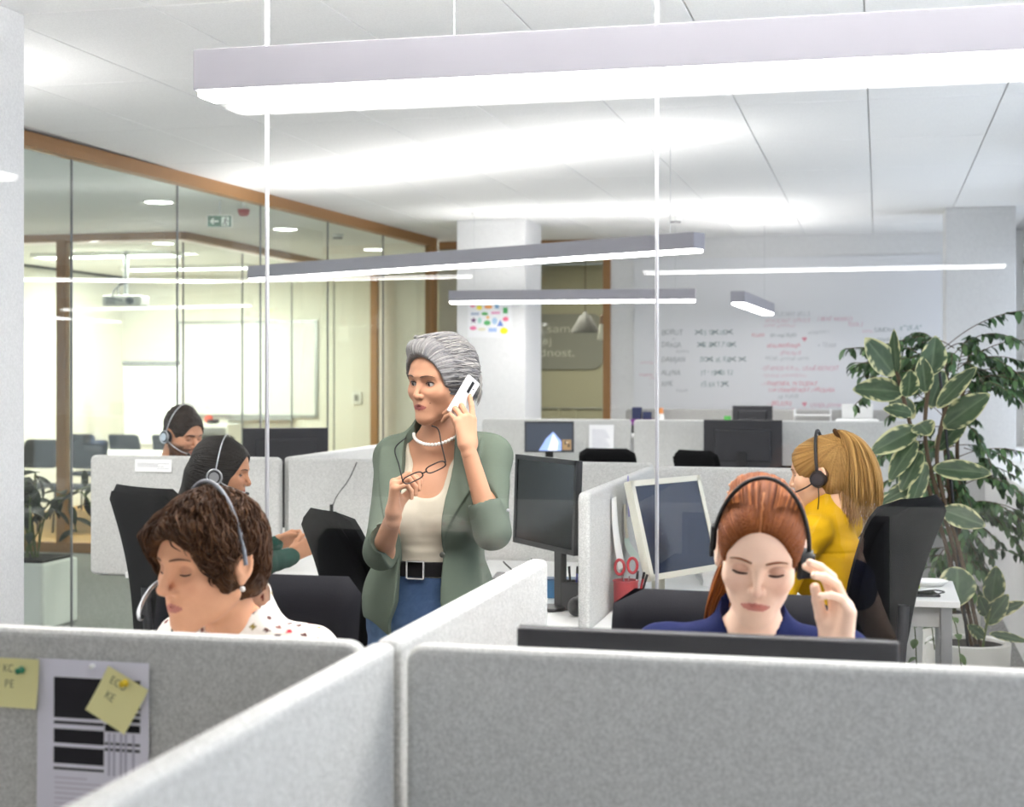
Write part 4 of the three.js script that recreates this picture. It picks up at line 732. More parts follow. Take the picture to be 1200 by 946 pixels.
// faces: vertex colours for lips, cheeks and lids; eyeballs, lashes and brows are small meshes joined to the head
function headMesh(o) {
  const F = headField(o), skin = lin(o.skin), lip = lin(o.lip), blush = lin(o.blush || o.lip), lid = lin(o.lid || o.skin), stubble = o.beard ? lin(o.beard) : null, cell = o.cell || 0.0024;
  const openH = o.open ?? 0.004, gz = o.gaze || [0, -0.4];
  const f0 = (x, y, z) => F.at(x, y, z);
  const f = openH > 0 ? (x, y, z) => {                          // cut the lid opening
    let d = F.at(x, y, z);
    if (z > 0.06 && Math.abs(y) < 0.03) for (const s of [-1, 1]) { const a = (x - s * 0.0322) / 0.0125, b = (y + 0.0035 - (o.open > 0.006 ? 0.0018 : -0.001) - 0.07 * s * (x - s * 0.0315)) / (openH * Math.sqrt(Math.max(0.02, 1 - a * a))); if (Math.abs(a) < 1 && Math.abs(b) < 1.6) d = Math.max(d, (1 - Math.abs(b)) * openH * 0.9 > 0 ? Math.min((1 - Math.abs(b)) * openH * 0.9, 0.0022) : d); }
    return d;
  } : f0;
  const col = (x, y, z) => {
    let c = skin;
    const n = 0.5 + 0.5 * noise(x * 160, y * 160, z * 160), n2 = noise(x * 40, y * 40, z * 40);
    c = mixC(c, [c[0] * 0.93, c[1] * 0.88, c[2] * 0.86], 0.35 * n + 0.25 * n2 * n2);
    const ck = Math.exp(-(((Math.abs(x) - 0.04) / 0.02) ** 2 + ((y + 0.03) / 0.02) ** 2)) * (z > 0.03 ? 1 : 0); c = mixC(c, blush, 0.16 * ck);
    if (z > 0.08) c = mixC(c, blush, 0.2 * Math.exp(-((x / 0.014) ** 2 + ((y + 0.037) / 0.012) ** 2)));
    const ax = Math.abs(x) / (0.0245 * (o.mouth || 1)), yl = y + 0.0665, up = 0.0085 * (1 - ax ** 1.6) * (o.lips || 1), dn = -0.0105 * Math.sqrt(Math.max(0, 1 - ax * ax)) * (o.lips || 1);
    if (z > 0.07 && ax < 1 && yl < up && yl > dn) c = lip;
    if (o.lidTint) for (const s of [-1, 1]) { const e = ((x - s * 0.0325) / 0.017) ** 2 + ((y - (y > -0.001 ? -0.001 : -0.001)) / (y > -0.001 ? 0.0125 : 0.008)) ** 2; if (z > 0.055 && e < 1) c = mixC(c, lid, Math.min(1, (1 - e) * 2) * o.lidTint); }  // blends the darker lid colour in an oval over lids and sockets
    if (stubble) { const t = sstep(-0.022, -0.045, y + 0.25 * Math.max(0, Math.abs(x) - 0.045)) * (z > -0.012 ? 1 : 0) * (y > -0.125 ? 1 : 0) * (Math.hypot(x, (yl) * 1.6) < 0.0225 ? 0 : 1) * (z > 0.088 && y > -0.048 ? 0 : 1) * (Math.abs(x) < 0.05 && Math.abs(x) > 0.03 && y > -0.05 && z > 0.05 ? 0.15 : 1); c = mixC(c, stubble, t * (0.7 + 0.3 * n)); }
    if (o.mole && Math.hypot(x - o.mole[0], y - o.mole[1]) < 0.0016 && z > 0.04) c = [0.08, 0.03, 0.02];
    return c;
  };
  const parts = [surface(f, [-0.1, -0.155, -0.125], [0.1, 0.13, 0.128], cell, col)];
  const grip = (x, y, lift) => { let z = 0.14; for (let i = 0; i < 60; i++) { const d = F.at(x, y, z) - lift; if (d < 0.0002) break; z -= Math.max(0.0004, d * 0.7); } return V(x, y, z); };
  const iris = lin(o.eye || 0x4a3a2a);
  for (const s of [-1, 1]) {
    const c = V(s * 0.0315, -0.001, 0.0715), g = new THREE.SphereGeometry(0.0127, 24, 18), p = g.attributes.position, w = new Float32Array(p.count * 3), dir = V(gz[0], gz[1], 1).normalize();
    for (let i = 0; i < p.count; i++) { const a = V(p.getX(i), p.getY(i), p.getZ(i)).normalize().dot(dir), k = a > 0.965 ? [0.005, 0.005, 0.006] : a > 0.885 ? iris : [0.42, 0.39, 0.37]; w.set(k, i * 3); }
    g.setAttribute('color', new THREE.BufferAttribute(w, 3)); parts.push(g.translate(c.x, c.y, c.z));
    const lash = [], top = openH > 0 ? openH * 0.95 - 0.0035 + (o.open > 0.006 ? 0.0018 : -0.001) : -0.007;
    for (let i = 0; i <= 8; i++) { const a = i / 8 * 2 - 1; lash.push(grip(s * 0.0322 + a * 0.0138, top * (openH > 0 ? Math.sqrt(Math.max(0.05, 1 - a * a)) : 1) + 0.07 * s * a * 0.0138 - (openH > 0 ? 0 : 0.002 * (1 - a * a)), 0.0002)); }
    parts.push(lock(lash, o.lashR || 0.0013, lin(o.lash || 0x1c120e), { flat: 0.8, tip: 0.6, root: 0.6, seg: 16 }));
    if (o.brow) {
      const b = []; for (let i = 0; i <= 8; i++) { const a = i / 8; b.push(grip(s * lerp(0.0125, 0.052, a), (o.browY || 0.0195) + 0.0045 * Math.sin(a * 2.3) * (o.arch ?? 1) - 0.005 * a * a, 0.0008)); }
      parts.push(lock(b, o.browR || 0.0024, lin(o.brow), { flat: 0.5, tip: 0.35, root: 0.75, seg: 16 }));
    }
  }
  return joinC(parts);
}
function headMatrix(c, yaw, pitch, roll, s = 1) { return new THREE.Matrix4().compose(V(...c), new THREE.Quaternion().setFromEuler(new THREE.Euler(R(pitch), R(yaw), R(roll), 'YXZ')), V(s, s, s)); }
// ---------- hands: wrist at the origin, fingers along +y, palm facing +z, thumb on +x (side = 1) or -x (side = -1) ----------
function handField(side, curl, { spread = 0.06, thumb = [0.6, 0.75, 0.35], tcurl = [0.2, 0.3], s = 1 } = {}) {
  const F = new Field(), base = [[0.029, 0.083, 0.0], [0.0095, 0.088, -0.002], [-0.0105, 0.084, -0.001], [-0.028, 0.075, 0.002]], len = [[0.041, 0.025, 0.02], [0.046, 0.028, 0.021], [0.042, 0.026, 0.02], [0.032, 0.02, 0.018]], rad = [0.0083, 0.0085, 0.0082, 0.0073];
  const X = (x) => x * side * s;
  F.cone([0, -0.015 * s, 0], [0, 0.01 * s, 0], 0.021 * s, 0.021 * s, 0.012);
  for (const b of base) F.cone([X(b[0] * 0.62), 0.012 * s, 0], [X(b[0]), b[1] * s, b[2] * s], 0.0135 * s, 0.0108 * s, 0.016 * s);
  F.cone([X(0.022), 0.018 * s, 0.01 * s], [X(0.016), 0.045 * s, 0.012 * s], 0.0135 * s, 0.011 * s, 0.016 * s);
  base.forEach((b, i) => {
    let p = V(X(b[0]), b[1] * s, b[2] * s), a = 0; const out = (1.5 - i) * spread * side;
    for (let j = 0; j < 3; j++) {
      a += curl[i][j]; const d = V(Math.sin(out) * Math.cos(a), Math.cos(a) * Math.cos(out), Math.sin(a)), q = p.clone().addScaledVector(d, len[i][j] * s), r = rad[i] * s;
      F.cone(p, q, r * (1 - 0.07 * j), r * (1 - 0.07 * (j + 1)), j ? 0.002 : 0.006); p = q;
    }
  });
  let p = V(X(0.024), 0.02 * s, 0.008 * s), d = V(thumb[0] * side, thumb[1], thumb[2]).normalize();
  [0.04, 0.03, 0.024].forEach((l, j) => {
    if (j) d = d.clone().applyAxisAngle(V(0.2 * side, -1 * 0, 1).cross(V(0, 0, 0)).lengthSq() ? V(0, 1, 0) : V(0, 0, side), tcurl[j - 1]).normalize();
    const q = p.clone().addScaledVector(d, l * s); F.cone(p, q, (0.0125 - 0.0015 * j) * s, (0.011 - 0.0014 * j) * s, j ? 0.003 : 0.01); p = q;
  });
  F.tips = true; return F;
}
function frameMatrix(o, dir, palm, s = 1) {                    // hand frame: y = dir, z = palm
  const y = V(...dir).normalize(), z = V(...palm).addScaledVector(y, -V(...palm).dot(y)).normalize(), x = y.clone().cross(z);
  return new THREE.Matrix4().makeBasis(x, y, z).setPosition(V(...o));
}
function handMesh(side, curl, opts, m, skin, nail) {
  const F = handField(side, curl, opts), c = lin(skin), g = fieldMesh(F, 0.0024, (x, y, z) => { const n = 0.5 + 0.5 * noise(x * 200, y * 200, z * 200); return mixC(c, [c[0] * 0.9, c[1] * 0.8, c[2] * 0.76], 0.3 * n); });
  return g.applyMatrix4(m);
}
// ---------- bodies ----------
function torsoAxes(yaw, lean = 0) { const f = V(Math.sin(R(yaw)), 0, Math.cos(R(yaw))), r = V(Math.cos(R(yaw)), 0, -Math.sin(R(yaw))), up = V(0, 1, 0).addScaledVector(f, Math.tan(R(lean))).normalize(), fw = f.clone().addScaledVector(up, -f.dot(up)).normalize(); return [r, up, fw]; }
function bodyField(j, o, inflate = 0, arms = true, legs = true) {
  const F = new Field(), q = o.axes, i = inflate, b = o.build || 1, P = (a) => a.isVector3 ? a : V(...a);
  const chest = P(j.chest), pelvis = P(j.pelvis), neck = P(j.neck), waist = chest.clone().lerp(pelvis, 0.58);
  F.ell(chest, [0.14 * b + i, 0.155 + i, 0.098 * b + i], 0.05, 0, q); F.ell(waist, [0.118 * b + i, 0.13 + i, 0.088 * b + i], 0.07, 0, q); F.ell(pelvis, [0.155 * b + i, 0.115 + i, 0.11 * b + i], 0.07, 0, q);
  if (o.bust) for (const s of [-1, 1]) F.ell(chest.clone().addScaledVector(q[0], s * 0.068).addScaledVector(q[2], 0.073).addScaledVector(q[1], -0.01), [0.056 + i, 0.058 + i, 0.046 + i], 0.04, 0, q);
  const sl = P(j.shL), sr = P(j.shR);
  F.cone(neck.clone().addScaledVector(q[1], -0.03), sl, 0.046 + i, 0.045 * (o.arm || 1) + i, 0.05); F.cone(neck.clone().addScaledVector(q[1], -0.03), sr, 0.046 + i, 0.045 * (o.arm || 1) + i, 0.05);
  const A = o.arm || 1;
  if (arms) for (const s of ['L', 'R']) { if (!j['el' + s]) continue; F.cone(j['sh' + s], j['el' + s], 0.043 * A + i, 0.035 * A + i, 0.03); F.cone(j['el' + s], j['wr' + s], 0.035 * A + i, 0.0235 * A + i, 0.02); }
  if (legs) for (const s of ['L', 'R']) { F.cone(j['hip' + s], j['kn' + s], 0.083 * b + i, 0.056 + i, 0.05); F.cone(j['kn' + s], j['an' + s], 0.054 + i, 0.036 + i, 0.03); F.cone(j['an' + s], j['toe' + s], 0.036 + i, 0.026 + i, 0.02); }
  return F;
}
function seated(o) {                                          // joints of a seated figure from neck, yaw and arms
  const q = torsoAxes(o.yaw, o.lean || 0), n = V(...o.neck), at = (b, x, y, z) => b.clone().addScaledVector(q[0], x).addScaledVector(q[1], y).addScaledVector(q[2], z), flat = torsoAxes(o.yaw);
  const fl = (b, x, y, z) => b.clone().addScaledVector(flat[0], x).add(V(0, y, 0)).addScaledVector(flat[2], z), w = o.sw || 0.165;
  const pelvis = at(n, 0, -0.545, -0.02); pelvis.y = 0.575;
  const j = { neck: n, chest: at(n, 0, -0.2, -0.005), pelvis, shL: at(n, w, -0.058, -0.01), shR: at(n, -w, -0.058, -0.01) };
  for (const [s, k] of [['L', 1], ['R', -1]]) { j['hip' + s] = fl(pelvis, k * 0.085, -0.04, 0.02); j['kn' + s] = fl(pelvis, k * 0.11, -0.06, 0.42 * (o.thigh || 1)); j['an' + s] = fl(pelvis, k * 0.11, -0.5, 0.42 * (o.thigh || 1)); j['toe' + s] = fl(pelvis, k * 0.12, -0.545, 0.42 * (o.thigh || 1) + 0.14); j['an' + s].y = 0.07; j['toe' + s].y = 0.03; }
  for (const s of ['L', 'R']) { j['el' + s] = o['el' + s] ? V(...o['el' + s]) : at(j['sh' + s], s === 'L' ? 0.04 : -0.04, -0.26, 0.04); j['wr' + s] = o['wr' + s] ? V(...o['wr' + s]) : fl(j['el' + s], s === 'L' ? -0.03 : 0.03, 0.02, 0.22); }
  return [j, q];
}
M.skin = new THREE.MeshPhysicalMaterial({ name: 'skin', vertexColors: true, roughness: 0.5, specularIntensity: 0.5 });
M.hair = new THREE.MeshPhysicalMaterial({ name: 'hair', vertexColors: true, roughness: 0.6, specularIntensity: 0.3 });
M.cloth = new THREE.MeshPhysicalMaterial({ name: 'cloth', vertexColors: true, roughness: 0.88, specularIntensity: 0.3 });
M.denim = new THREE.MeshPhysicalMaterial({ name: 'denim', vertexColors: true, roughness: 0.9 });
// hair shell round the skull: f(x,y,z) in head space
function skullShell(t, { top = 0, back = 0, low = -0.05 } = {}) { const F = new Field(); F.ell([0, 0.034 + top * 0.4, -0.014 - back * 0.5], [0.0745 + t, 0.083 + t + top * 0.6, 0.094 + t + back * 0.5], 0.02); F.ell([0, 0.03, 0.045], [0.062 + t, 0.062 + t, 0.05 + t], 0.03); F.ell([0, low, -0.035], [0.063 + t, 0.06, 0.06 + t], 0.03); return F; }
function skinBody(j, o, cell = 0.011) { const F = bodyField(j, o, 0), c = lin(o.skin), n = V(...(j.neck.toArray ? j.neck.toArray() : j.neck)); F.cone(n.clone().add(V(0, -0.05, 0)), o.skull, 0.05 * (o.neckR || 1), 0.043 * (o.neckR || 1), 0.035); return fieldMesh(F, cell, (x, y, z) => { const k = 0.5 + 0.5 * noise(x * 90, y * 90, z * 90); return mixC(c, [c[0] * 0.92, c[1] * 0.86, c[2] * 0.82], 0.35 * k); }); }
// ---------- headsets ----------
function headset(m, label, { side = 1, both = false, lift = 0.012, band = M.black, cup = M.black, silver = false, boom = true, fat = 0.004, wide = 0.092, cy = -0.012, cz = -0.012, back = 0, pad = true } = {}) {
  const o = thing('headset', label, 'headset'); o.matrixAutoUpdate = true; m.decompose(o.position, o.quaternion, o.scale);
  const pts = []; for (let i = 0; i <= 24; i++) { const a = lerp(side > 0 || both ? -0.06 : 0.06, Math.PI + (side > 0 || both ? 0.06 : -0.06), i / 24); pts.push(V(Math.cos(a) * wide, cy + Math.sin(a) * (0.135 + lift - cy * 0.6), cz + back * Math.sin(a))); }
  const cur = new THREE.CatmullRomCurve3(pts), g = new THREE.TubeGeometry(cur, 48, fat, 8); obj('headband', g, band, o);
  for (const s of both ? [-1, 1] : [side]) {
    obj('ear_cup', [new THREE.CylinderGeometry(0.03, 0.026, 0.022, 28).rotateZ(s * Math.PI / 2).translate(s * (wide - 0.004), cy - 0.005, cz), new THREE.TorusGeometry(0.025, 0.006, 10, 28).rotateY(Math.PI / 2).translate(s * (wide - 0.014), cy - 0.005, cz)], cup, o);
    obj('cup_plate', [new THREE.CylinderGeometry(0.018, 0.02, 0.006, 24).rotateZ(s * Math.PI / 2).translate(s * (wide + 0.008), cy - 0.005, cz)], silver ? M.alu : M.plasticGrey, o);
    if (silver) obj('cup_ring', new THREE.TorusGeometry(0.029, 0.004, 10, 32).rotateY(Math.PI / 2).translate(s * (wide + 0.006), cy - 0.005, cz), M.alu, o);
  }
  if (!both && pad) obj('temple_pad', rb(0.012, 0.05, 0.022, 0.005, -side * (wide - 0.002), cy + 0.03, cz), band, o);
  if (boom) { obj('microphone_boom', tube([[side * wide, cy - 0.012, cz + 0.012], [side * (wide - 0.004), -0.04, 0.035], [side * 0.072, -0.058, 0.085], [side * 0.045, -0.066, 0.115]], 0.0028, 24, 8), silver ? M.alu : M.black, o); obj('microphone', new THREE.SphereGeometry(0.0075, 14, 10).scale(1, 0.9, 1.4).translate(side * 0.042, -0.067, 0.118), M.black, o); }
  return o;
}
function personGroup(label) { return thing('person', label, 'person'); }
const stripes = (u, v, w, f) => 0.5 + 0.5 * noise(u * f, v * f * 0.12, w * f * 0.12);

// ---- red-haired woman ----
{
  const SK = 0xf7d3bb, g = personGroup('red-haired woman in navy top looking down, hand at her headset'), H = headMatrix([-0.213, 1.275, -2.82], 2, 17, -5, 1.0);
  const [j, q] = seated({ neck: [-0.235, 1.125, -2.885], yaw: 2, lean: 6, elL: [0.02, 0.87, -2.74], wrL: [-0.066, 1.115, -2.655], elR: [-0.47, 0.86, -2.8], wrR: [-0.4, 0.785, -2.57], sw: 0.17 });
  const o = { axes: q, bust: 1, skin: SK, skull: V(-0.22, 1.2, -2.845), arm: 0.92 };
  const handL = handMesh(-1, [[0.45, 0.5, 0.3], [0.5, 0.5, 0.3], [0.6, 0.55, 0.35], [0.75, 0.6, 0.4]], { spread: 0.1, thumb: [0.1, 0.9, 0.35], tcurl: [0.1, 0.1], s: 1.02 }, frameMatrix([-0.068, 1.12, -2.655], [0.1, 1, -0.05], [-0.86, 0, 0.5]), SK);
  const handR = handMesh(1, [[0.3, 0.3, 0.2], [0.3, 0.3, 0.2], [0.35, 0.3, 0.2], [0.4, 0.3, 0.2]], {}, frameMatrix([-0.395, 0.775, -2.56], [0.2, -0.05, 1], [0, -1, 0]), SK);
  raw('body', joinC([skinBody(j, o), handL, handR, headMesh({ skin: SK, lip: 0xcf8478, blush: 0xd98478, lid: 0xb57c68, lidTint: 0.55, open: 0.0, gaze: [0, -0.8], brow: 0x915a3c, browR: 0.0023, lash: 0x3a221a, lashR: 0.0024, cell: 0.0021, jaw: 0.88, lips: 0.86, nose: 0.9, mouth: 1.12 }).applyMatrix4(H)]), M.skin, g);
  // hair drawn back from a middle parting into a tail behind the neck
  const base = lin(0x5e2b10), light = lin(0xa5602a), dark = lin(0x2c1307);
  const S = skullShell(0.006, { top: 0.0, back: 0.01, low: -0.035 }); S.ell([-0.012, 0.1, -0.062], [0.05, 0.026, 0.045], 0.03); S.ell([0, -0.04, -0.09], [0.05, 0.05, 0.03], 0.03);
  const cut = new Field().ell([0, -0.055, 0.112], [0.08, 0.134, 0.088], 0.01);
  const hf = (x, y, z) => { let d = S.at(x, y, z); const a = Math.atan2(y - 0.02, Math.abs(x) + 1e-4), w = noise(a * 26, (z) * 9, x > 0 ? 3 : 8) * 0.0022 + noise(a * 60, z * 14, x > 0 ? 5 : 1) * 0.0011; d += w; d += 0.004 * Math.exp(-(((x + 0.002 - 0.002 * noise(2, z * 60, 1)) / 0.0022) ** 2)) * sstep(-0.02, 0.03, z); d = smax(d, -cut.at(x, y, z), 0.008); return Math.max(d, -(Math.hypot(Math.abs(x) - 0.08, y + 0.008, z + 0.01) - 0.03)); };
  const hcol = (x, y, z) => { if (Math.abs(x + 0.002 - 0.002 * noise(2, z * 60, 1)) < 0.0018 && z > 0.005 && y > 0.05) return lin(0xa86e44); const a = Math.atan2(y - 0.02, Math.abs(x) + 1e-4), t = 0.5 + 0.5 * noise(a * 40, z * 10, x > 0 ? 3 : 8), u = 0.5 + 0.5 * noise(a * 95, z * 16, 4); return mixC(mixC(base, light, t * 0.75), dark, u * 0.45); };
  const L = [surface(hf, [-0.12, -0.12, -0.16], [0.12, 0.17, 0.11], 0.0024, hcol)];
  for (let i = 0; i < 90; i++) {                                // tail and loose strands at the nape
    const a = rr(-1, 1), b = rr(-1, 1); L.push(lock([V(-0.02 + a * 0.028, -0.03 + b * 0.02, -0.1), V(-0.045 + a * 0.03, -0.085, -0.095 + b * 0.02), V(-0.07 + a * 0.022, -0.15, -0.07 + b * 0.02), V(-0.078 + a * 0.018, -0.22 - rr(0, 0.05), -0.05 + b * 0.02)], rr(0.003, 0.006), mixC(base, light, rnd()), { tip: 0.2 }));
  }
  for (let i = 0; i < 70; i++) {                                // combed strands over the crown
    const s = i % 2 ? 1 : -1, a = rr(0.25, 1.45), pts = []; for (let k = 0; k <= 5; k++) { const t = k / 5, z = lerp(0.07 - 0.06 * (1.5 - a), -0.1, t), r = 1.015; pts.push(V(s * Math.cos(a) * 0.081 * r * Math.sqrt(Math.max(0.05, 1 - ((z + 0.014) / 0.115) ** 2)), 0.036 + Math.sin(a) * 0.096 * r * Math.sqrt(Math.max(0.05, 1 - ((z + 0.014) / 0.118) ** 2)), z)); } L.push(lock(pts, rr(0.0012, 0.0022), mixC(base, light, rnd()), { seg: 10, sides: 5 }));
  }
  raw('hair', joinC(L).applyMatrix4(H), M.hair, g);
  const T = bodyField(j, o, 0.007, false, false); T.cone(j.shL, j.shL.clone().lerp(j.elL, 0.14), 0.052, 0.05, 0.03); T.cone(j.shR, j.shR.clone().lerp(j.elR, 0.06), 0.05, 0.05, 0.03); T.cone(V(-0.235, 1.1, -2.9), V(-0.235, 1.16, -2.885), 0.075, 0.062, 0.03);
  const nk = new Field().cone(V(-0.232, 1.2, -2.86), V(-0.232, 1.04, -2.78), 0.06, 0.014, 0.01).cone(V(-0.232, 1.22, -2.86), V(-0.232, 1.14, -2.875), 0.075, 0.055, 0.02), navy = lin(0x151c44);
  const tf = (x, y, z) => smax(T.at(x, y, z) + 0.0025 * noise(x * 30, y * 14, z * 30), -nk.at(x, y, z), 0.006);
  const [lo, hi] = T.bounds(); raw('sleeveless_top', surface(tf, lo, hi, 0.006, (x, y, z) => { const n = 0.5 + 0.5 * noise(x * 260, y * 260, z * 260); return mixC(navy, [navy[0] * 1.7, navy[1] * 1.7, navy[2] * 1.6], n * 0.5); }), M.cloth, g);
  const LG = new Field(), ref = bodyField(j, o, 0.01, false, true); LG.p = ref.p.slice(ref.p.length - 6); LG.ell(j.pelvis, [0.168, 0.1, 0.122], 0.06, 0, q); raw('trousers', fieldMesh(LG, 0.011, () => [0.02, 0.02, 0.026]), M.cloth, g);
  headset(H, 'black single-ear headset worn by the red-haired woman', { side: 1, lift: 0.02, fat: 0.0042, boom: false, wide: 0.089, cz: 0.0, cy: -0.01, back: 0.015 });
}
const plainCloth = (hex, amp = 0.35, f = 220) => { const c = lin(hex), d = [c[0] * 0.72, c[1] * 0.72, c[2] * 0.72]; return (x, y, z) => mixC(c, d, amp * (0.5 + 0.5 * noise(x * f, y * f, z * f))); };
function legsMesh(j, o, hex, cell = 0.011, infl = 0.012) { const ref = bodyField(j, o, infl, false, true), L = new Field(); L.p = ref.p.slice(ref.p.length - 6).filter((_, i) => i % 3 !== 2); L.ell(j.pelvis, [0.155 * (o.build || 1) + infl, 0.1 + infl, 0.11 + infl], 0.06, 0, o.axes); return fieldMesh(L, cell, plainCloth(hex)); }
function shoes(j, hex) { const F = new Field(); for (const s of ['L', 'R']) { F.cone(j['an' + s].clone().add(V(0, -0.02, 0)), j['toe' + s], 0.043, 0.034, 0.02); F.ball(j['an' + s].clone().add(V(0, -0.035, 0)), 0.04, 0.02); } return fieldMesh(F, 0.007, plainCloth(hex)); }
// ---- woman with short curly brown hair, dotted blouse ----
{
  const SK = 0xdca583, g = personGroup('woman with short curly brown hair in a dotted white blouse looking down'), H = headMatrix([-1.224, 1.248, -2.64], -28, 5, 2, 1.02);
  const [j, q] = seated({ neck: [-1.2, 1.125, -2.715], yaw: -14, lean: 8, elL: [-0.96, 0.86, -2.62], wrL: [-1.12, 0.79, -2.44], elR: [-1.44, 0.86, -2.55], wrR: [-1.36, 0.79, -2.38], sw: 0.15, thigh: 0.9 });
  const o = { axes: q, bust: 1, skin: SK, skull: V(-1.215, 1.19, -2.665), arm: 0.95 };
  const hand = (w, d, s) => handMesh(s, [[0.35, 0.4, 0.2], [0.35, 0.4, 0.2], [0.4, 0.4, 0.2], [0.45, 0.4, 0.2]], {}, frameMatrix(w, d, [0, -1, 0]), SK);
  raw('body', joinC([skinBody(j, o), hand([-1.125, 0.785, -2.43], [-0.3, -0.1, 1], -1), hand([-1.36, 0.785, -2.37], [0.1, -0.1, 1], 1), headMesh({ skin: SK, lip: 0xb9776a, blush: 0xc8806c, lid: 0xb07a62, lidTint: 0.4, open: 0, brow: 0x6b4a38, browR: 0.0021, lash: 0x2a1c18, lashR: 0.0017, cell: 0.0022, jaw: 0.98, nose: 1.22, lips: 0.9 }).applyMatrix4(H)]), M.skin, g);
  const base = lin(0x3a2417), light = lin(0x6a472b), dark = lin(0x1e1109);
  const S = skullShell(0.014, { top: 0.004, back: -0.008, low: -0.03 }); S.ell([-0.02, 0.058, 0.074], [0.068, 0.034, 0.035], 0.025); S.ell([0.055, 0.03, 0.04], [0.034, 0.05, 0.04], 0.02); S.ell([-0.055, 0.03, 0.035], [0.034, 0.045, 0.04], 0.02); S.ell([0.07, -0.005, 0.022], [0.018, 0.04, 0.018], 0.02); S.ell([-0.07, -0.005, 0.022], [0.018, 0.04, 0.018], 0.02);
  const sx = (x, y, z) => smax(S.at(x, y, z), ((y - 0.034) - (z + 0.014)) * 0.7 - 0.1, 0.02);
  const cut = new Field().ell([0.008, -0.06, 0.11], [0.08, 0.12, 0.085], 0.01);
  const hf = (x, y, z) => { let d = sx(x, y, z); d += 0.006 * noise(x * 42, y * 42, z * 42) + 0.004 * noise(x * 95, y * 95, z * 95); d = smax(d, -cut.at(x, y, z), 0.008); d = Math.max(d, -(Math.hypot((Math.abs(x) - 0.088) * 0.8, y + 0.012, z + 0.012) - 0.03)); return smax(d, -(y + 0.075 + 0.15 * Math.max(0, z)), 0.01); };
  const hc = (x, y, z) => mixC(mixC(base, light, clamp(0.5 + 0.9 * noise(x * 60, y * 60, z * 60), 0, 1) * 0.6), dark, clamp(0.5 + noise(x * 34 + 5, y * 34, z * 34), 0, 1) * 0.55);
  const L = [surface(hf, [-0.14, -0.12, -0.18], [0.14, 0.2, 0.14], 0.0028, hc)];
  for (let i = 0; i < 1700; i++) {                              // tousled waves
    const a = rr(0, 6.283), e = Math.asin(rr(-0.5, 1)), n = V(Math.cos(e) * Math.sin(a), Math.sin(e), Math.cos(e) * Math.cos(a));
    const p0 = V(n.x * 0.085, 0.04 + n.y * 0.096, -0.016 + n.z * 0.1); if (cut.at(p0.x, p0.y, p0.z) < 0.004 || (p0.y < -0.05 && p0.z > -0.03) || Math.hypot(Math.abs(p0.x) - 0.09, p0.y + 0.012, p0.z + 0.012) < 0.04) continue;
    const d0 = sx(p0.x, p0.y, p0.z), p = p0.addScaledVector(n, -d0 + 0.001), sw = V(Math.sign(n.x) * 0.6, -1, 0.5 + 0.6 * n.y), tdir = sw.addScaledVector(n, -sw.dot(n)).add(V(rr(-0.5, 0.5), rr(-0.4, 0.4), rr(-0.5, 0.5))).normalize(), u = n.clone().cross(tdir).normalize(), l = rr(0.035, 0.06), ph = rr(0, 6), pts = [];
    for (let k = 0; k <= 6; k++) { const t = k / 6, w = ph + t * 4.4; let c = p.clone().addScaledVector(tdir, (t - 0.4) * l).addScaledVector(u, Math.sin(w) * 0.006); const dd = sx(c.x, c.y, c.z); c.addScaledVector(n, -dd - 0.001 + 0.006 * Math.sin(t * 3.1) + 0.002 * Math.cos(w)); pts.push(c); }
    if (pts.some((c) => cut.at(c.x, c.y, c.z) < -0.003)) continue;
    L.push(lock(pts, rr(0.0013, 0.0032), mixC(mixC(base, light, rnd() * 0.6), dark, rnd() * 0.5), { seg: 8, sides: 4, tip: 0.2, flat: 0.5 })); 
  }
  raw('hair', joinC(L).applyMatrix4(H), M.hair, g);
  const T = bodyField(j, o, 0.01, true, false); T.cone(V(-1.2, 1.08, -2.73), V(-1.205, 1.165, -2.72), 0.085, 0.066, 0.03);
  const nk = new Field().cone(V(-1.205, 1.22, -2.68), V(-1.235, 1.02, -2.6), 0.062, 0.012, 0.01).cone(V(-1.205, 1.22, -2.7), V(-1.2, 1.12, -2.715), 0.07, 0.054, 0.02), fr = q[2];
  const tf = (x, y, z) => { let d = T.at(x, y, z) + 0.003 * noise(x * 26, y * 12, z * 26); d = smax(d, -nk.at(x, y, z), 0.004); const a = (x - j.elL.x) ** 2 + (z - j.elL.z) ** 2; return d; };
  const white = lin(0xf3ece4), blouse = surface(tf, ...T.bounds(), 0.0045, (x, y, z) => mixC(white, [white[0] * 0.93, white[1] * 0.92, white[2] * 0.9], 0.5 + 0.5 * noise(x * 300, y * 300, z * 300)));
  { // dots
    const p = blouse.attributes.position, c = blouse.attributes.color, hues = [0x5a3530, 0x5a3530, 0xc22a3c, 0xa88a4a, 0x7a4a44, 0x8d7a3c].map(lin), cellS = 0.026, taken = new Map(), key = (x, y, z) => Math.floor(x / cellS) + ',' + Math.floor(y / cellS) + ',' + Math.floor(z / cellS), dots = [];
    for (let i = 0; i < 9000; i++) { const k = Math.floor(rnd() * p.count), x = p.getX(k), y = p.getY(k), z = p.getZ(k); let ok = true; for (let a = -1; a <= 1 && ok; a++) for (let b = -1; b <= 1 && ok; b++) for (let e = -1; e <= 1 && ok; e++) for (const d of taken.get(key(x + a * cellS, y + b * cellS, z + e * cellS)) || []) if (Math.hypot(d[0] - x, d[1] - y, d[2] - z) < 0.021) { ok = false; break; } if (!ok) continue; const d = [x, y, z, hues[(rnd() * 6) | 0]], kk = key(x, y, z); if (!taken.has(kk)) taken.set(kk, []); taken.get(kk).push(d); }
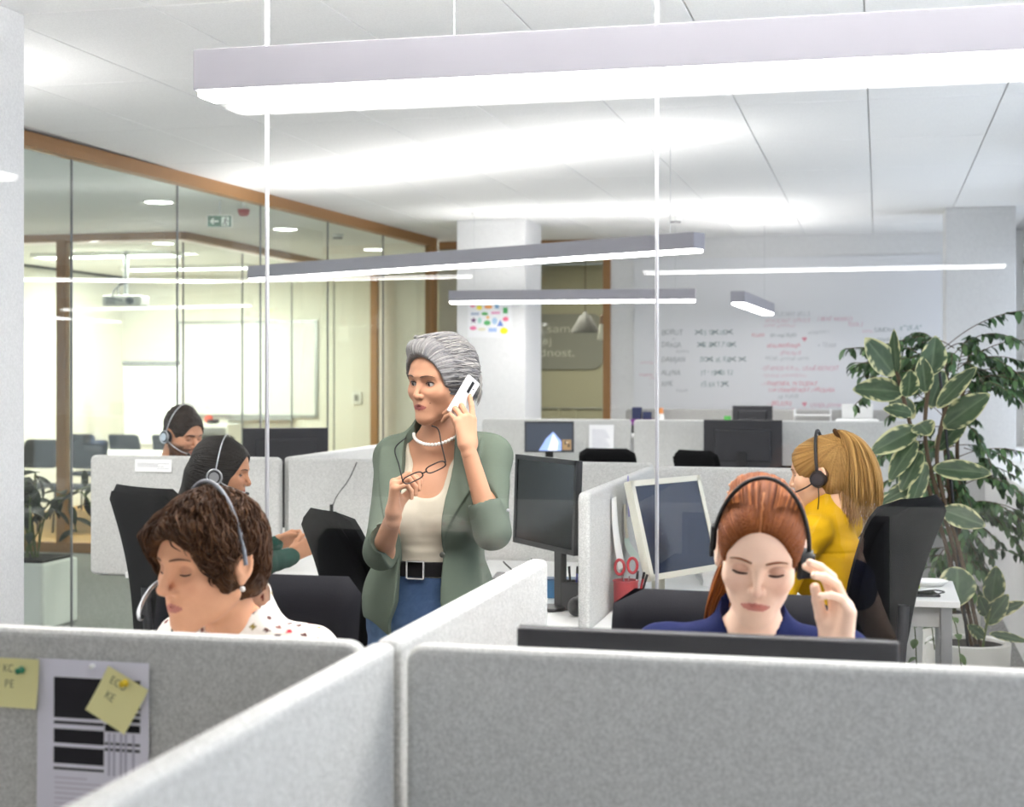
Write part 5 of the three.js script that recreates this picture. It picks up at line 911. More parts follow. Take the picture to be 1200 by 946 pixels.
    for (let i = 0; i < p.count; i++) { const x = p.getX(i), y = p.getY(i), z = p.getZ(i); for (let a = -1; a <= 1; a++) for (let b = -1; b <= 1; b++) for (let e = -1; e <= 1; e++) for (const d of taken.get(key(x + a * cellS, y + b * cellS, z + e * cellS)) || []) if (Math.hypot(d[0] - x, d[1] - y, d[2] - z) < 0.0056) c.setXYZ(i, ...d[3]); }
  }
  raw('blouse', blouse, M.cloth, g);
  raw('trousers', legsMesh(j, o, 0x20222a), M.cloth, g); raw('shoes', shoes(j, 0x151515), M.cloth, g);
  const er = obj('earring', new THREE.SphereGeometry(0.0052, 16, 12).translate(0.0795, -0.047, -0.004), mk('pearl', 0xf2ece6, 0.2), g); er.applyMatrix4(H);
  const hs = headset(H, 'slim grey headset with curved silver boom on the curly-haired woman', { side: -1, lift: 0.02, fat: 0.004, wide: 0.096, band: mk('bandGrey', 0x7d8088, 0.4), silver: true, boom: false, cz: -0.004, pad: false });
  obj('microphone_boom', tube([[-0.09, -0.02, 0.01], [-0.105, -0.04, 0.06], [-0.09, -0.075, 0.105], [-0.06, -0.085, 0.125], [-0.045, -0.08, 0.13]], 0.004, 30, 8), M.alu, hs); obj('cable', tube([[-0.1, -0.03, 0.0], [-0.095, -0.11, 0.03], [-0.07, -0.16, 0.06], [-0.075, -0.22, 0.07], [-0.06, -0.2, 0.09], [-0.07, -0.25, 0.09]], 0.0018, 40, 6), M.black, hs);
}
// ---- dark-haired woman in green, writing ----
{
  const SK = 0xc08a68, g = personGroup('woman with sleek black hair in a dark green blouse at the desk'), H = headMatrix([-2.575, 1.212, -5.66], 98, 8, 0, 1.03);
  const [j, q] = seated({ neck: [-2.6, 1.075, -5.69], yaw: 112, lean: 10, elL: [-2.72, 0.83, -6.05], wrL: [-2.6, 0.85, -6.26], elR: [-2.42, 0.835, -5.72], wrR: [-2.405, 0.835, -5.97], sw: 0.16, thigh: 0.95 });
  const o = { axes: q, bust: 1, skin: SK, skull: V(-2.585, 1.14, -5.665), arm: 1 };
  raw('body', joinC([skinBody(j, o), handMesh(-1, [[0.7, 0.8, 0.4], [0.8, 0.8, 0.4], [0.9, 0.9, 0.4], [0.9, 0.9, 0.4]], { thumb: [0.3, 0.8, 0.6] }, frameMatrix([-2.6, 0.855, -6.27], [0.75, 0.25, -0.35], [0.3, -0.2, 0.6]), SK), handMesh(1, [[0.7, 0.8, 0.5], [0.8, 0.9, 0.5], [0.9, 0.9, 0.5], [0.95, 0.9, 0.5]], { thumb: [0.3, 0.8, 0.6] }, frameMatrix([-2.405, 0.84, -5.975], [0.65, 0.4, -0.5], [-0.45, 0.1, -0.7]), SK), headMesh({ skin: SK, lip: 0xa5605a, blush: 0xa8664c, lid: 0x6a4636, lidTint: 0.6, open: 0.004, gaze: [0, -0.6], brow: 0x231a18, browR: 0.0022, lash: 0x100c0c, lashR: 0.0018, cell: 0.0028, nose: 1.05 }).applyMatrix4(H)]), M.skin, g);
  const base = lin(0x15120f), light = lin(0x3a3430);
  const S = skullShell(0.01, { top: 0.012, back: 0.014, low: -0.045 }); S.cone([0, -0.03, -0.1], [0, -0.13, -0.12], 0.055, 0.04, 0.04).cone([0, -0.13, -0.12], [0.0, -0.34, -0.16], 0.04, 0.022, 0.03); S.ell([0.06, -0.025, 0.0], [0.03, 0.05, 0.045], 0.03).ell([-0.06, -0.025, 0.0], [0.03, 0.05, 0.045], 0.03);
  const cut = new Field().ell([0, -0.05, 0.115], [0.085, 0.128, 0.085], 0.01);
  raw('hair', surface((x, y, z) => { const a = Math.atan2(y - 0.02, Math.abs(x) + 1e-4); return smax(S.at(x, y, z) + 0.002 * noise(a * 30, z * 10, y * 10), -cut.at(x, y, z), 0.008); }, [-0.13, -0.4, -0.22], [0.13, 0.16, 0.11], 0.0035, (x, y, z) => mixC(base, light, clamp(0.4 + noise(Math.atan2(y, x) * 45, z * 8, 2), 0, 1) * 0.5)).applyMatrix4(H), M.hair, g);
  const T = bodyField(j, o, 0.013, true, false); T.cone(V(-2.6, 1.03, -5.69), V(-2.595, 1.115, -5.685), 0.085, 0.066, 0.03);
  const nk = new Field().cone(V(-2.59, 1.2, -5.67), V(-2.55, 1.0, -5.7), 0.06, 0.02, 0.01);
  raw('blouse', surface((x, y, z) => smax(T.at(x, y, z) + 0.005 * noise(x * 22, y * 15, z * 22), -nk.at(x, y, z), 0.006), ...T.bounds(), 0.007, plainCloth(0x17453a)), M.cloth, g);
  raw('trousers', legsMesh(j, o, 0x1c1c22), M.cloth, g); raw('shoes', shoes(j, 0x151515), M.cloth, g);
  const nr = obj('nose_ring', new THREE.TorusGeometry(0.0055, 0.0009, 8, 20).translate(-0.0135, -0.041, 0.1), M.chrome, g); nr.applyMatrix4(H);
  headset(H, 'silver headset worn by the black-haired woman in green', { side: -1, lift: 0.016, fat: 0.0028, wide: 0.094, band: M.alu, silver: true, cz: -0.002 });
  const p = thing('marker_pen', 'grey marker held in the hand of the woman in green', 'pen', [-2.33, 0.915, -6.02]); obj('barrel', between([0, -0.01, 0], [0.09, 0.012, -0.01], 0.008), M.greyMid, p); obj('cap', between([0.09, 0.012, -0.01], [0.13, 0.021, -0.014], 0.0085), M.alu, p); obj('grip', between([-0.03, -0.016, 0.003], [0, -0.01, 0], 0.0085), M.black, p);
}
// ---- bearded man ----
{
  const SK = 0xc79273, g = personGroup('bearded man with short dark hair and a silver headset'), H = headMatrix([-3.5, 1.298, -7.2], 66, 16, 0, 1.06);
  const [j, q] = seated({ neck: [-3.53, 1.155, -7.25], yaw: 75, lean: 6, sw: 0.19, thigh: 0.95 });
  const o = { axes: q, skin: SK, skull: V(-3.515, 1.23, -7.22), arm: 1.12, build: 1.1, neckR: 1.15 };
  const hand = (w, s) => handMesh(s, [[0.35, 0.4, 0.2], [0.35, 0.4, 0.2], [0.4, 0.4, 0.2], [0.45, 0.4, 0.2]], { s: 1.1 }, frameMatrix(w.toArray(), [1, -0.1, 0.3], [0, -1, 0]), SK);
  raw('body', joinC([skinBody(j, o), hand(j.wrL, -1), hand(j.wrR, 1), headMesh({ skin: SK, lip: 0xa06a5c, blush: 0xb87660, lid: 0x9a6a52, lidTint: 0.3, open: 0, brow: 0x241a14, browR: 0.0032, arch: 0.6, lash: 0x1a1210, beard: 0x4a342a, male: 1, jaw: 1.08, nose: 1.15, cell: 0.0028 }).applyMatrix4(H)]), M.skin, g);
  const base = lin(0x1d1612), light = lin(0x3c3028), S = skullShell(0.006, { top: 0.018, back: 0.002, low: -0.03 }), cut = new Field().ell([0, -0.055, 0.12], [0.085, 0.134, 0.078], 0.01);
  raw('hair', surface((x, y, z) => Math.max(smax(S.at(x, y, z) + 0.004 * noise(x * 60, y * 60, z * 40) + 0.002 * noise(x * 140, y * 140, z * 80), -cut.at(x, y, z), 0.006), -(Math.hypot(Math.abs(x) - 0.082, y + 0.008, z + 0.012) - 0.032), -(y + 0.06)), [-0.12, -0.1, -0.15], [0.12, 0.16, 0.11], 0.003, (x, y, z) => mixC(base, light, clamp(0.5 + noise(x * 90, y * 90, z * 50), 0, 1) * 0.6)).applyMatrix4(H), M.hair, g);
  const T = bodyField(j, o, 0.014, true, false); T.cone(V(-3.53, 1.1, -7.25), V(-3.525, 1.2, -7.245), 0.095, 0.07, 0.03); const nk = new Field().cone(V(-3.52, 1.28, -7.23), V(-3.5, 1.13, -7.24), 0.065, 0.03, 0.01);
  raw('shirt', surface((x, y, z) => smax(T.at(x, y, z) + 0.004 * noise(x * 22, y * 15, z * 22), -nk.at(x, y, z), 0.006), ...T.bounds(), 0.009, plainCloth(0x16181f)), M.cloth, g);
  raw('trousers', legsMesh(j, o, 0x24262e), M.cloth, g); raw('shoes', shoes(j, 0x151515), M.cloth, g);
  headset(H, 'silver and white headset worn by the bearded man', { side: -1, lift: 0.02, fat: 0.003, wide: 0.095, band: M.alu, silver: true });
}
// ---- woman in yellow with a high blonde ponytail ----
{
  const SK = 0xe0b394, g = personGroup('woman in a mustard yellow blouse with a high blonde ponytail'), H = headMatrix([-0.2, 1.255, -5.45], -98, 6, 0, 1.0);
  const [j, q] = seated({ neck: [-0.185, 1.115, -5.455], yaw: -108, lean: 8, elL: [-0.33, 0.85, -5.2], wrL: [-0.5, 0.82, -5.42], elR: [-0.4, 0.87, -5.66], wrR: [-0.5, 1.02, -5.75], sw: 0.165, thigh: 0.7 });
  const o = { axes: q, bust: 1, skin: SK, skull: V(-0.205, 1.19, -5.455), arm: 0.95 };
  raw('body', joinC([skinBody(j, o), handMesh(-1, [[0.35, 0.4, 0.2], [0.35, 0.4, 0.2], [0.4, 0.4, 0.2], [0.45, 0.4, 0.2]], {}, frameMatrix([-0.5, 0.815, -5.42], [-0.8, -0.15, -0.5], [0, -1, 0]), SK), handMesh(1, [[0.2, 0.3, 0.2], [0.3, 0.3, 0.2], [0.35, 0.3, 0.2], [0.45, 0.4, 0.2]], {}, frameMatrix([-0.5, 1.03, -5.755], [0.0, 1, 0.1], [-0.8, 0, 0.3]), SK), headMesh({ skin: SK, lip: 0xb06e62, blush: 0xcf8c74, lid: 0x8a6450, lidTint: 0.5, open: 0.004, gaze: [0, -0.4], brow: 0x7a5a3a, lash: 0x1c1412, lashR: 0.0018, cell: 0.0028, nose: 0.95 }).applyMatrix4(H)]), M.skin, g);
  const base = lin(0x85602e), light = lin(0xc29a5e), dark = lin(0x4a3014);
  const S = skullShell(0.008, { top: 0.008, back: 0.008, low: -0.03 }); S.ell([0, 0.108, -0.062], [0.032, 0.026, 0.03], 0.02);
  const cut = new Field().ell([0, -0.052, 0.115], [0.08, 0.128, 0.085], 0.01);
  const L = [surface((x, y, z) => { const a = Math.atan2(x, z + 0.085 > 0 ? 0.1 : 0.1) + Math.atan2(y - 0.1, Math.hypot(x, z + 0.085)) * 0, b = Math.atan2(Math.hypot(x, 0.001) * Math.sign(x), z + 0.1); return Math.max(smax(S.at(x, y, z) + 0.0018 * noise(Math.atan2(y - 0.1, z + 0.085) * 24, Math.hypot(y - 0.1, z + 0.085) * 9, x > 0 ? 2 : 7), -cut.at(x, y, z), 0.007), -(Math.hypot(Math.abs(x) - 0.082, y + 0.008, z + 0.012) - 0.03), -(y + 0.075)); }, [-0.12, -0.1, -0.16], [0.12, 0.16, 0.11], 0.0028, (x, y, z) => { const a = Math.atan2(y - 0.1, z + 0.085); return mixC(mixC(base, light, clamp(0.5 + noise(a * 34, Math.hypot(y - 0.1, z + 0.085) * 8, 3), 0, 1) * 0.6), dark, clamp(0.5 + noise(a * 60, 2, x * 10), 0, 1) * 0.45); })];
  for (let i = 0; i < 620; i++) {                               // the ponytail, springing from the crown and falling to the shoulders
    const a = rr(0, 6.283), r = Math.sqrt(rnd()), ca = Math.cos(a) * r, sa = Math.sin(a) * r, len = rr(0.62, 1.12);
    const pts = [V(ca * 0.014, 0.112 + sa * 0.008, -0.07), V(ca * 0.024, 0.142 + 0.006 * sa, -0.086 + sa * 0.012), V(ca * 0.04, 0.118 - 0.012 * Math.abs(sa), -0.118 + sa * 0.036), V(ca * 0.052, 0.045, -0.132 + sa * 0.062), V(ca * 0.056, -0.045 * len, -0.13 + sa * 0.082), V(ca * 0.05, -0.115 * len, -0.124 + sa * 0.084), V(ca * 0.04 + rr(-0.014, 0.014), -0.18 * len, -0.115 + sa * 0.07 + rr(-0.016, 0.016))];
    L.push(lock(pts, rr(0.0022, 0.005), mixC(mixC(base, light, rnd()), dark, rnd() * 0.4), { seg: 16, sides: 5, tip: 0.15 }));
  }
  L.push(paint(new THREE.TorusGeometry(0.02, 0.008, 8, 20).rotateX(0.6).translate(0, 0.128, -0.076), dark));
  raw('hair', joinC(L).applyMatrix4(H), M.hair, g);
  const T = bodyField(j, o, 0.014, true, false); T.cone(V(-0.18, 1.07, -5.455), V(-0.19, 1.17, -5.455), 0.09, 0.062, 0.03);
  const nk = new Field().cone(V(-0.2, 1.25, -5.455), V(-0.21, 1.1, -5.46), 0.055, 0.03, 0.01);
  raw('blouse', surface((x, y, z) => { const n = noise(x * 16, y * 9, z * 16), f = Math.abs(noise(x * 8 + 3, y * 20, z * 8)); const seam = Math.exp(-(((y - 0.985) / 0.004) ** 2)) * 0.003; return smax(T.at(x, y, z) + 0.004 * n + 0.004 * f + seam, -nk.at(x, y, z), 0.006); }, ...T.bounds(), 0.0065, plainCloth(0xc79a12, 0.3)), M.cloth, g);
  raw('trousers', legsMesh(j, o, 0x22242c), M.cloth, g); raw('shoes', shoes(j, 0x151515), M.cloth, g);
  const hs = headset(H, 'black headset with boom microphone on the blonde woman', { side: 1, lift: 0.02, fat: 0.006, wide: 0.093, cz: -0.004 }); obj('cable', tube([[0.096, -0.03, -0.005], [0.09, -0.09, -0.0], [0.07, -0.15, 0.02], [0.055, -0.2, 0.05]], 0.002, 30, 6), M.black, hs);
}
// ---- standing woman with silver hair, phone and spectacles ----
{
  const SK = 0xb98a6e, g = personGroup('standing woman with short silver hair in a sage blazer, phoning'), H = headMatrix([-1.197, 1.583, -4.085], -26, 4, -2, 0.965);
  const q = torsoAxes(0, 1), j = { neck: V(-1.213, 1.432, -4.118), chest: V(-1.222, 1.215, -4.108), pelvis: V(-1.24, 0.94, -4.115), shL: V(-1.062, 1.37, -4.115), shR: V(-1.345, 1.365, -4.13), elL: V(-1.02, 1.175, -3.975), wrL: V(-1.083, 1.395, -3.962), elR: V(-1.325, 1.115, -3.945), wrR: V(-1.222, 1.232, -3.735) };
  for (const [s, k] of [['L', 1], ['R', -1]]) { j['hip' + s] = V(-1.24 + k * 0.085, 0.9, -4.115); j['kn' + s] = V(-1.25 + k * 0.1, 0.49, -4.09); j['an' + s] = V(-1.25 + k * 0.1, 0.085, -4.12); j['toe' + s] = V(-1.25 + k * 0.13, 0.03, -3.98); }
  const o = { axes: q, bust: 1, skin: SK, skull: V(-1.205, 1.5, -4.1), arm: 0.93 };
  const handL = handMesh(-1, [[0.12, 0.15, 0.1], [0.55, 0.7, 0.4], [0.65, 0.8, 0.45], [0.75, 0.85, 0.5]], { spread: 0.09, thumb: [0.45, 0.75, 0.5], s: 0.98 }, frameMatrix([-1.084, 1.402, -3.962], [-0.16, 1, -0.2], [-0.8, -0.12, -0.5]), SK);
  const handR = handMesh(1, [[0.9, 1.0, 0.6], [1.05, 1.2, 0.7], [1.15, 1.25, 0.7], [1.2, 1.2, 0.7]], { spread: 0.03, thumb: [0.25, 0.85, 0.7], s: 0.98 }, frameMatrix([-1.222, 1.236, -3.732], [0.06, 1, 0.05], [0.85, 0.05, -0.25]), SK);
  raw('body', joinC([skinBody(j, o, 0.009), handL, handR, headMesh({ skin: SK, lip: 0x874a46, blush: 0xbf7a66, lid: 0x5f4038, lidTint: 0.7, open: 0.0064, gaze: [-0.25, -0.15], eye: 0x2c2e30, brow: 0x2f2420, browR: 0.0029, arch: 1.3, lash: 0x1a1414, lashR: 0.0017, cell: 0.0021, jaw: 0.98, lips: 0.94, nose: 0.9, mole: [0.034, -0.055] }).applyMatrix4(H)]), M.skin, g);
  // silver hair brushed up and back in waves
  const base = lin(0x767577), light = lin(0xa39f99), dark = lin(0x424247);
  const S = skullShell(0.013, { top: 0.01, back: 0.016, low: -0.025 }); S.ell([-0.012, 0.1, 0.05], [0.06, 0.032, 0.05], 0.03); S.ell([0, -0.03, -0.085], [0.055, 0.04, 0.035], 0.03);
  const cut = new Field().ell([0, -0.045, 0.118], [0.098, 0.13, 0.09], 0.01);
  const L = [surface((x, y, z) => { const a = Math.atan2(y - 0.02, x), d = S.at(x, y, z) + 0.0035 * noise(a * 9, z * 22, 4) + 0.002 * noise(a * 30, z * 12, 1); return Math.max(smax(d, -cut.at(x, y, z), 0.008), -(y + 0.075)); }, [-0.13, -0.11, -0.17], [0.13, 0.17, 0.12], 0.0026, (x, y, z) => { const a = Math.atan2(y - 0.02, x); return mixC(mixC(base, light, clamp(0.5 + noise(a * 26, z * 10, 2), 0, 1) * 0.7), dark, clamp(0.45 + noise(a * 44, z * 9, 6), 0, 1) * 0.6); })];
  for (let i = 0; i < 620; i++) {
    const a = rr(-0.35, Math.PI + 0.35), z0 = rr(0.02, 0.085) - 0.05 * Math.abs(Math.cos(a)), pts = [], ph = rr(0, 6), back = rr(0.85, 1.08);
    for (let k = 0; k <= 6; k++) { const t = k / 6, z = lerp(z0, -0.115 * back, t), aa = a + 0.25 * Math.sin(t * 3 + ph) * 0.4 - 0.12 * t, n = V(Math.cos(aa), Math.sin(aa), 0); const c = V(n.x * 0.05, 0.034 + n.y * 0.05, z); let st = 0; for (let m = 0; m < 24; m++) { const d = S.at(c.x + n.x * st, c.y + n.y * st, c.z); if (d > -0.001) break; st += Math.max(0.001, -d); } pts.push(V(c.x + n.x * (st + 0.0005 + 0.002 * Math.sin(t * 5 + ph)), c.y + n.y * (st + 0.0015 + 0.0025 * Math.sin(t * 5 + ph)) - 0.02 * t * t * Math.abs(n.x), z)); }
    if (pts.some((p) => cut.at(p.x, p.y, p.z) < 0 || p.y < -0.08)) continue;
    L.push(lock(pts, rr(0.0022, 0.005), mixC(mixC(base, light, rnd()), dark, rnd() * 0.5), { seg: 12, sides: 5, tip: 0.25, flat: 0.5 }));
  }
  for (let i = 0; i < 70; i++) { const a = rr(-1.25, 1.25), s = V(Math.sin(a) * 0.072, rr(-0.01, 0.035), -0.036 - Math.cos(a) * 0.078); L.push(lock([s, s.clone().add(V(Math.sin(a) * 0.014, -0.025, -0.016)), s.clone().add(V(Math.sin(a) * 0.013, -0.05, -0.012)), s.clone().add(V(Math.sin(a) * 0.01, -0.066, -0.004))], rr(0.003, 0.006), mixC(light, base, rnd()), { tip: 0.1 })); }
  raw('hair', joinC(L).applyMatrix4(H), M.hair, g);
  const lat = (x, z) => (x + 1.222), back = (z) => z + 4.11;
  // cream top
  { const T = bodyField(j, o, 0.006, false, false), nk = new Field().cone(V(-1.215, 1.5, -4.06), V(-1.22, 1.33, -3.98), 0.11, 0.078, 0.02).cone(V(-1.06, 1.42, -4.1), V(-1.0, 1.3, -4.1), 0.07, 0.06, 0.02).cone(V(-1.37, 1.42, -4.1), V(-1.43, 1.3, -4.1), 0.07, 0.06, 0.02); raw('cream_top', surface((x, y, z) => Math.max(smax(T.at(x, y, z) + 0.0028 * noise(x * 14, y * 46, z * 14) * sstep(1.25, 1.08, y), -nk.at(x, y, z), 0.006), 1.0 - y), ...T.bounds(), 0.006, plainCloth(0xbdb5a4, 0.2)), M.cloth, g); }
  // blazer: open front, lapels, sleeves turned up at the elbow
  {
    const B = bodyField(j, o, 0.02, false, false), P = j.pelvis; B.ell(V(P.x, P.y + 0.02, P.z), [0.185, 0.16, 0.14], 0.06, 0, q);
    for (const s of ['L', 'R']) { const sh = j['sh' + s], el = j['el' + s], wr = j['wr' + s], cuff = el.clone().lerp(wr, 0.3), c0 = el.clone().lerp(wr, 0.05); B.cone(sh, el, 0.055, 0.047, 0.03); B.cone(el, cuff, 0.047, 0.043, 0.02); B.cone(c0, cuff, 0.05, 0.048, 0.004); }
    B.cone(V(-1.215, 1.4, -4.15), V(-1.21, 1.475, -4.145), 0.1, 0.075, 0.03);
    const cuts = new Field(); for (const s of ['L', 'R']) { const el = j['el' + s], wr = j['wr' + s], a = el.clone().lerp(wr, 0.3), b = el.clone().lerp(wr, 0.75); cuts.cone(a.clone().lerp(b, 0.25), b, 0.043, 0.047, 0.004); }
    cuts.cone(V(-1.205, 1.56, -4.1), V(-1.214, 1.4, -4.11), 0.08, 0.058, 0.01);
    const open = (y) => y > 1.12 ? lerp(0.062, 0.075, sstep(1.12, 1.42, y)) : lerp(0.066, 0.062, sstep(0.85, 1.12, y)) + 0.02 * sstep(0.98, 0.9, y);
    const cen = (y) => -1.232 + 0.01 * sstep(1.0, 1.3, y);
    const bf = (x, y, z) => {
      let d = B.at(x, y, z) + 0.004 * noise(x * 13, y * 8, z * 13); const x0 = x - cen(y), front = back(z) > 0.02, w = open(y);
      if (front) { const e = Math.abs(x0) - w, lw = 0.075 * sstep(1.09, 1.36, y); d -= 0.007 * sstep(lw + 0.003, lw - 0.003, e) * sstep(1.1, 1.13, y) * sstep(0.02, 0.05, back(z)); d = smax(d, -Math.max(Math.abs(x0) - w, -(back(z) - 0.02)), 0.004); }
      d = smax(d, -cuts.at(x, y, z), 0.003);
      const hem = 0.865 + 0.05 * sstep(0.06, 0.16, Math.abs(x0)) * (front ? 1 : 1); d = Math.max(d, hem - y);
      const inner = d + 0.014; return d;
    };
    const [lo, hi] = B.bounds(); raw('blazer', surface(bf, lo, hi, 0.0045, plainCloth(0x5f695d, 0.25)), M.cloth, g);
    obj('blazer_button', new THREE.SphereGeometry(0.008, 14, 10).scale(1, 1, 0.5).translate(-1.158, 1.11, -3.965), mk('button', 0x3a3d38, 0.4), g);
    obj('cuff_button', new THREE.SphereGeometry(0.005, 12, 8).translate(-0.975, 1.235, -3.97), M.alu, g);
  }
  // jeans and belt
  { const ref = bodyField(j, o, 0.01, false, true), L2 = new Field(); L2.p = ref.p.slice(ref.p.length - 6).filter((_, i) => i % 3 !== 2); L2.ell(j.pelvis, [0.162, 0.13, 0.118], 0.06, 0, q); L2.ell(V(-1.235, 1.03, -4.11), [0.135, 0.06, 0.1], 0.05, 0, q); const c = lin(0x2b4468), d = lin(0x6f8caf), k = lin(0x1a2a44);
    raw('jeans', surface((x, y, z) => Math.max(L2.at(x, y, z) + 0.004 * noise(x * 18, y * 30, z * 18) * sstep(1.0, 0.85, y), y - 1.062), ...L2.bounds(), 0.006, (x, y, z) => { const f = Math.exp(-(((Math.abs(x + 1.24) - 0.1) / 0.06) ** 2)) * sstep(1.0, 0.85, y) * (z > -4.1 ? 1 : 0.3); return mixC(mixC(c, d, 0.75 * f * (0.6 + 0.4 * noise(x * 50, y * 50, z * 50)) + 0.15 * (0.5 + 0.5 * noise(x * 300, y * 300, z * 300))), k, 0.3 * (0.5 + 0.5 * noise(x * 60, y * 60, 3))); }), M.denim, g);
    const bl = new Field().ell(V(-1.235, 1.055, -4.11), [0.142, 0.2, 0.107], 0.01, 0, q); raw('belt', surface((x, y, z) => Math.max(bl.at(x, y, z), Math.abs(y - 1.062) - 0.021), [-1.42, 0.98, -4.28], [-1.05, 1.11, -3.94], 0.005, () => [0.012, 0.011, 0.012]), M.cloth, g);
    obj('belt_buckle', [rb(0.05, 0.006, 0.008, 0.002, 0, 0.024, 0), rb(0.05, 0.006, 0.008, 0.002, 0, -0.024, 0), rb(0.006, 0.05, 0.008, 0.002, -0.025, 0, 0), rb(0.006, 0.05, 0.008, 0.002, 0.025, 0, 0)].map((e) => e.rotateY(R(-6)).translate(-1.245, 1.062, -3.998)), M.chrome, g);
    raw('shoes', shoes(j, 0x1a1512), M.cloth, g);
  }
  { const beads = []; for (let i = 0; i < 46; i++) { const a = i / 46 * Math.PI * 2, f = Math.sin(a) * 0.5 + 0.5; beads.push(new THREE.SphereGeometry(0.0052, 10, 8).translate(-1.212 + Math.cos(a) * 0.068, 1.452 - 0.045 * f * f, -4.112 + Math.sin(a) * 0.072 + 0.006 * f)); } obj('pearl_necklace', beads, M.pearl, g); }
  // telephone
  const ph = thing('mobile_phone', 'white mobile phone held at the ear of the silver-haired woman', 'phone', [-1.112, 1.54, -4.015]);
  ph.quaternion.setFromRotationMatrix(new THREE.Matrix4().makeBasis(...(() => { const y = V(0.42, 0.82, -0.3).normalize(), z = V(0.95, -0.1, 0.42).addScaledVector(y, -V(0.95, -0.1, 0.42).dot(y)).normalize(); return [y.clone().cross(z), y, z]; })()));
  obj('phone_body', rb(0.058, 0.118, 0.0085, 0.004, 0, 0, 0, 3), M.white, ph); obj('phone_screen', rb(0.054, 0.113, 0.001, 0.0004, 0, 0, -0.0043), M.screen, ph); obj('camera_strip', rb(0.011, 0.034, 0.002, 0.0009, 0, 0.033, 0.0048), M.black, ph); obj('flash', cyl(0.0025, 0.0025, 0.001, 0, 0, 0, 12).rotateX(Math.PI / 2).translate(0.014, 0.034, 0.0045), M.greyMid, ph);
  // spectacles
  const sp = thing('spectacles', 'black-framed spectacles dangling from the hand of the silver-haired woman', 'spectacles', [-1.128, 1.352, -3.7]);
  { const ax = V(0.86, 0.42, -0.28).normalize(), up = V(-0.1, 0.55, 0.8).normalize(), tp = V(-0.28, 1, -0.1).normalize();
    const rim = (c) => tube(Array.from({ length: 20 }, (_, i) => { const a = i / 20 * 6.283; return V(0, 0, 0).addScaledVector(ax, c + 0.026 * Math.sign(Math.cos(a)) * Math.abs(Math.cos(a)) ** 0.6).addScaledVector(up, 0.015 * Math.sign(Math.sin(a)) * Math.abs(Math.sin(a)) ** 0.7); }), 0.0018, 60, 6, true);
    for (const c of [-0.032, 0.032]) obj('rim', rim(c), M.black, sp); obj('bridge', between(ax.clone().multiplyScalar(-0.008), ax.clone().multiplyScalar(0.008), 0.0018), M.black, sp);
    for (const c of [-0.06, 0.06]) { const a = ax.clone().multiplyScalar(c), b = a.clone().addScaledVector(tp, 0.09), e = b.clone().add(V(0.012, 0.02, 0)).addScaledVector(ax, c > 0 ? -0.03 : 0.018); obj('temple', tube([a, a.clone().lerp(b, 0.5), b, e], 0.0018, 20, 6), M.black, sp); } }
}
// ---------- plants ----------
mk('soil', 0x2a221c, 1, { map: rep(grainCarpet, 12, true) }); mk('pot', 0xecebe6, 0.35); mk('bark', 0x5b4a38, 0.9); mk('stem', 0x5d6b3a, 0.7);
function leafGeo(L, W, { fold = 0.15, droop = 0.2, nx = 4, ny = 8, tip = 1, colour = () => [0.05, 0.12, 0.04], t = 0.0008 } = {}) {   // blade along +y from the origin, top side toward +z, with thickness
  const P = [], C = [], I = [], row = 2 * nx + 1;
  for (const side of [1, -1]) for (let j = 0; j <= ny; j++) { const v = j / ny, w = W / 2 * Math.pow(Math.sin(Math.PI * Math.pow(clamp(v * 0.985 + 0.008, 0, 1), 0.85)), 0.72 * tip); for (let i = -nx; i <= nx; i++) { const u = i / nx; P.push(u * w, v * L * (1 - droop * 0.25 * v), fold * Math.abs(u) * w - droop * L * v * v + side * t); C.push(...colour(u, v)); } }
  const N = row * (ny + 1); for (let s = 0; s < 2; s++) for (let j = 0; j < ny; j++) for (let i = 0; i < row - 1; i++) { const a = s * N + j * row + i, b = a + 1, c = a + row, d = c + 1; s ? I.push(a, d, b, a, c, d) : I.push(a, b, d, a, d, c); }
  const g = new THREE.BufferGeometry(); g.setAttribute('position', new THREE.Float32BufferAttribute(P, 3)); g.setAttribute('color', new THREE.Float32BufferAttribute(C, 3)); g.setIndex(I); g.computeVertexNormals(); return g;
}
M.leaf = new THREE.MeshPhysicalMaterial({ name: 'leaf', vertexColors: true, roughness: 0.45, side: THREE.DoubleSide });
const aim = (p, dir, up = V(0, 1, 0)) => { const y = dir.clone().normalize(), z = up.clone().addScaledVector(y, -up.dot(y)).normalize(); return new THREE.Matrix4().makeBasis(y.clone().cross(z), y, z).setPosition(p); };
function potGeo(r, h) { return lathe([[0, 0], [r * 0.72, 0], [r * 0.78, 0.01], [r * 0.97, h * 0.7], [r, h - 0.006], [r - 0.004, h], [r - 0.02, h], [r - 0.026, h - 0.01], [r - 0.03, h * 0.5], [0, h * 0.45]], 44); }
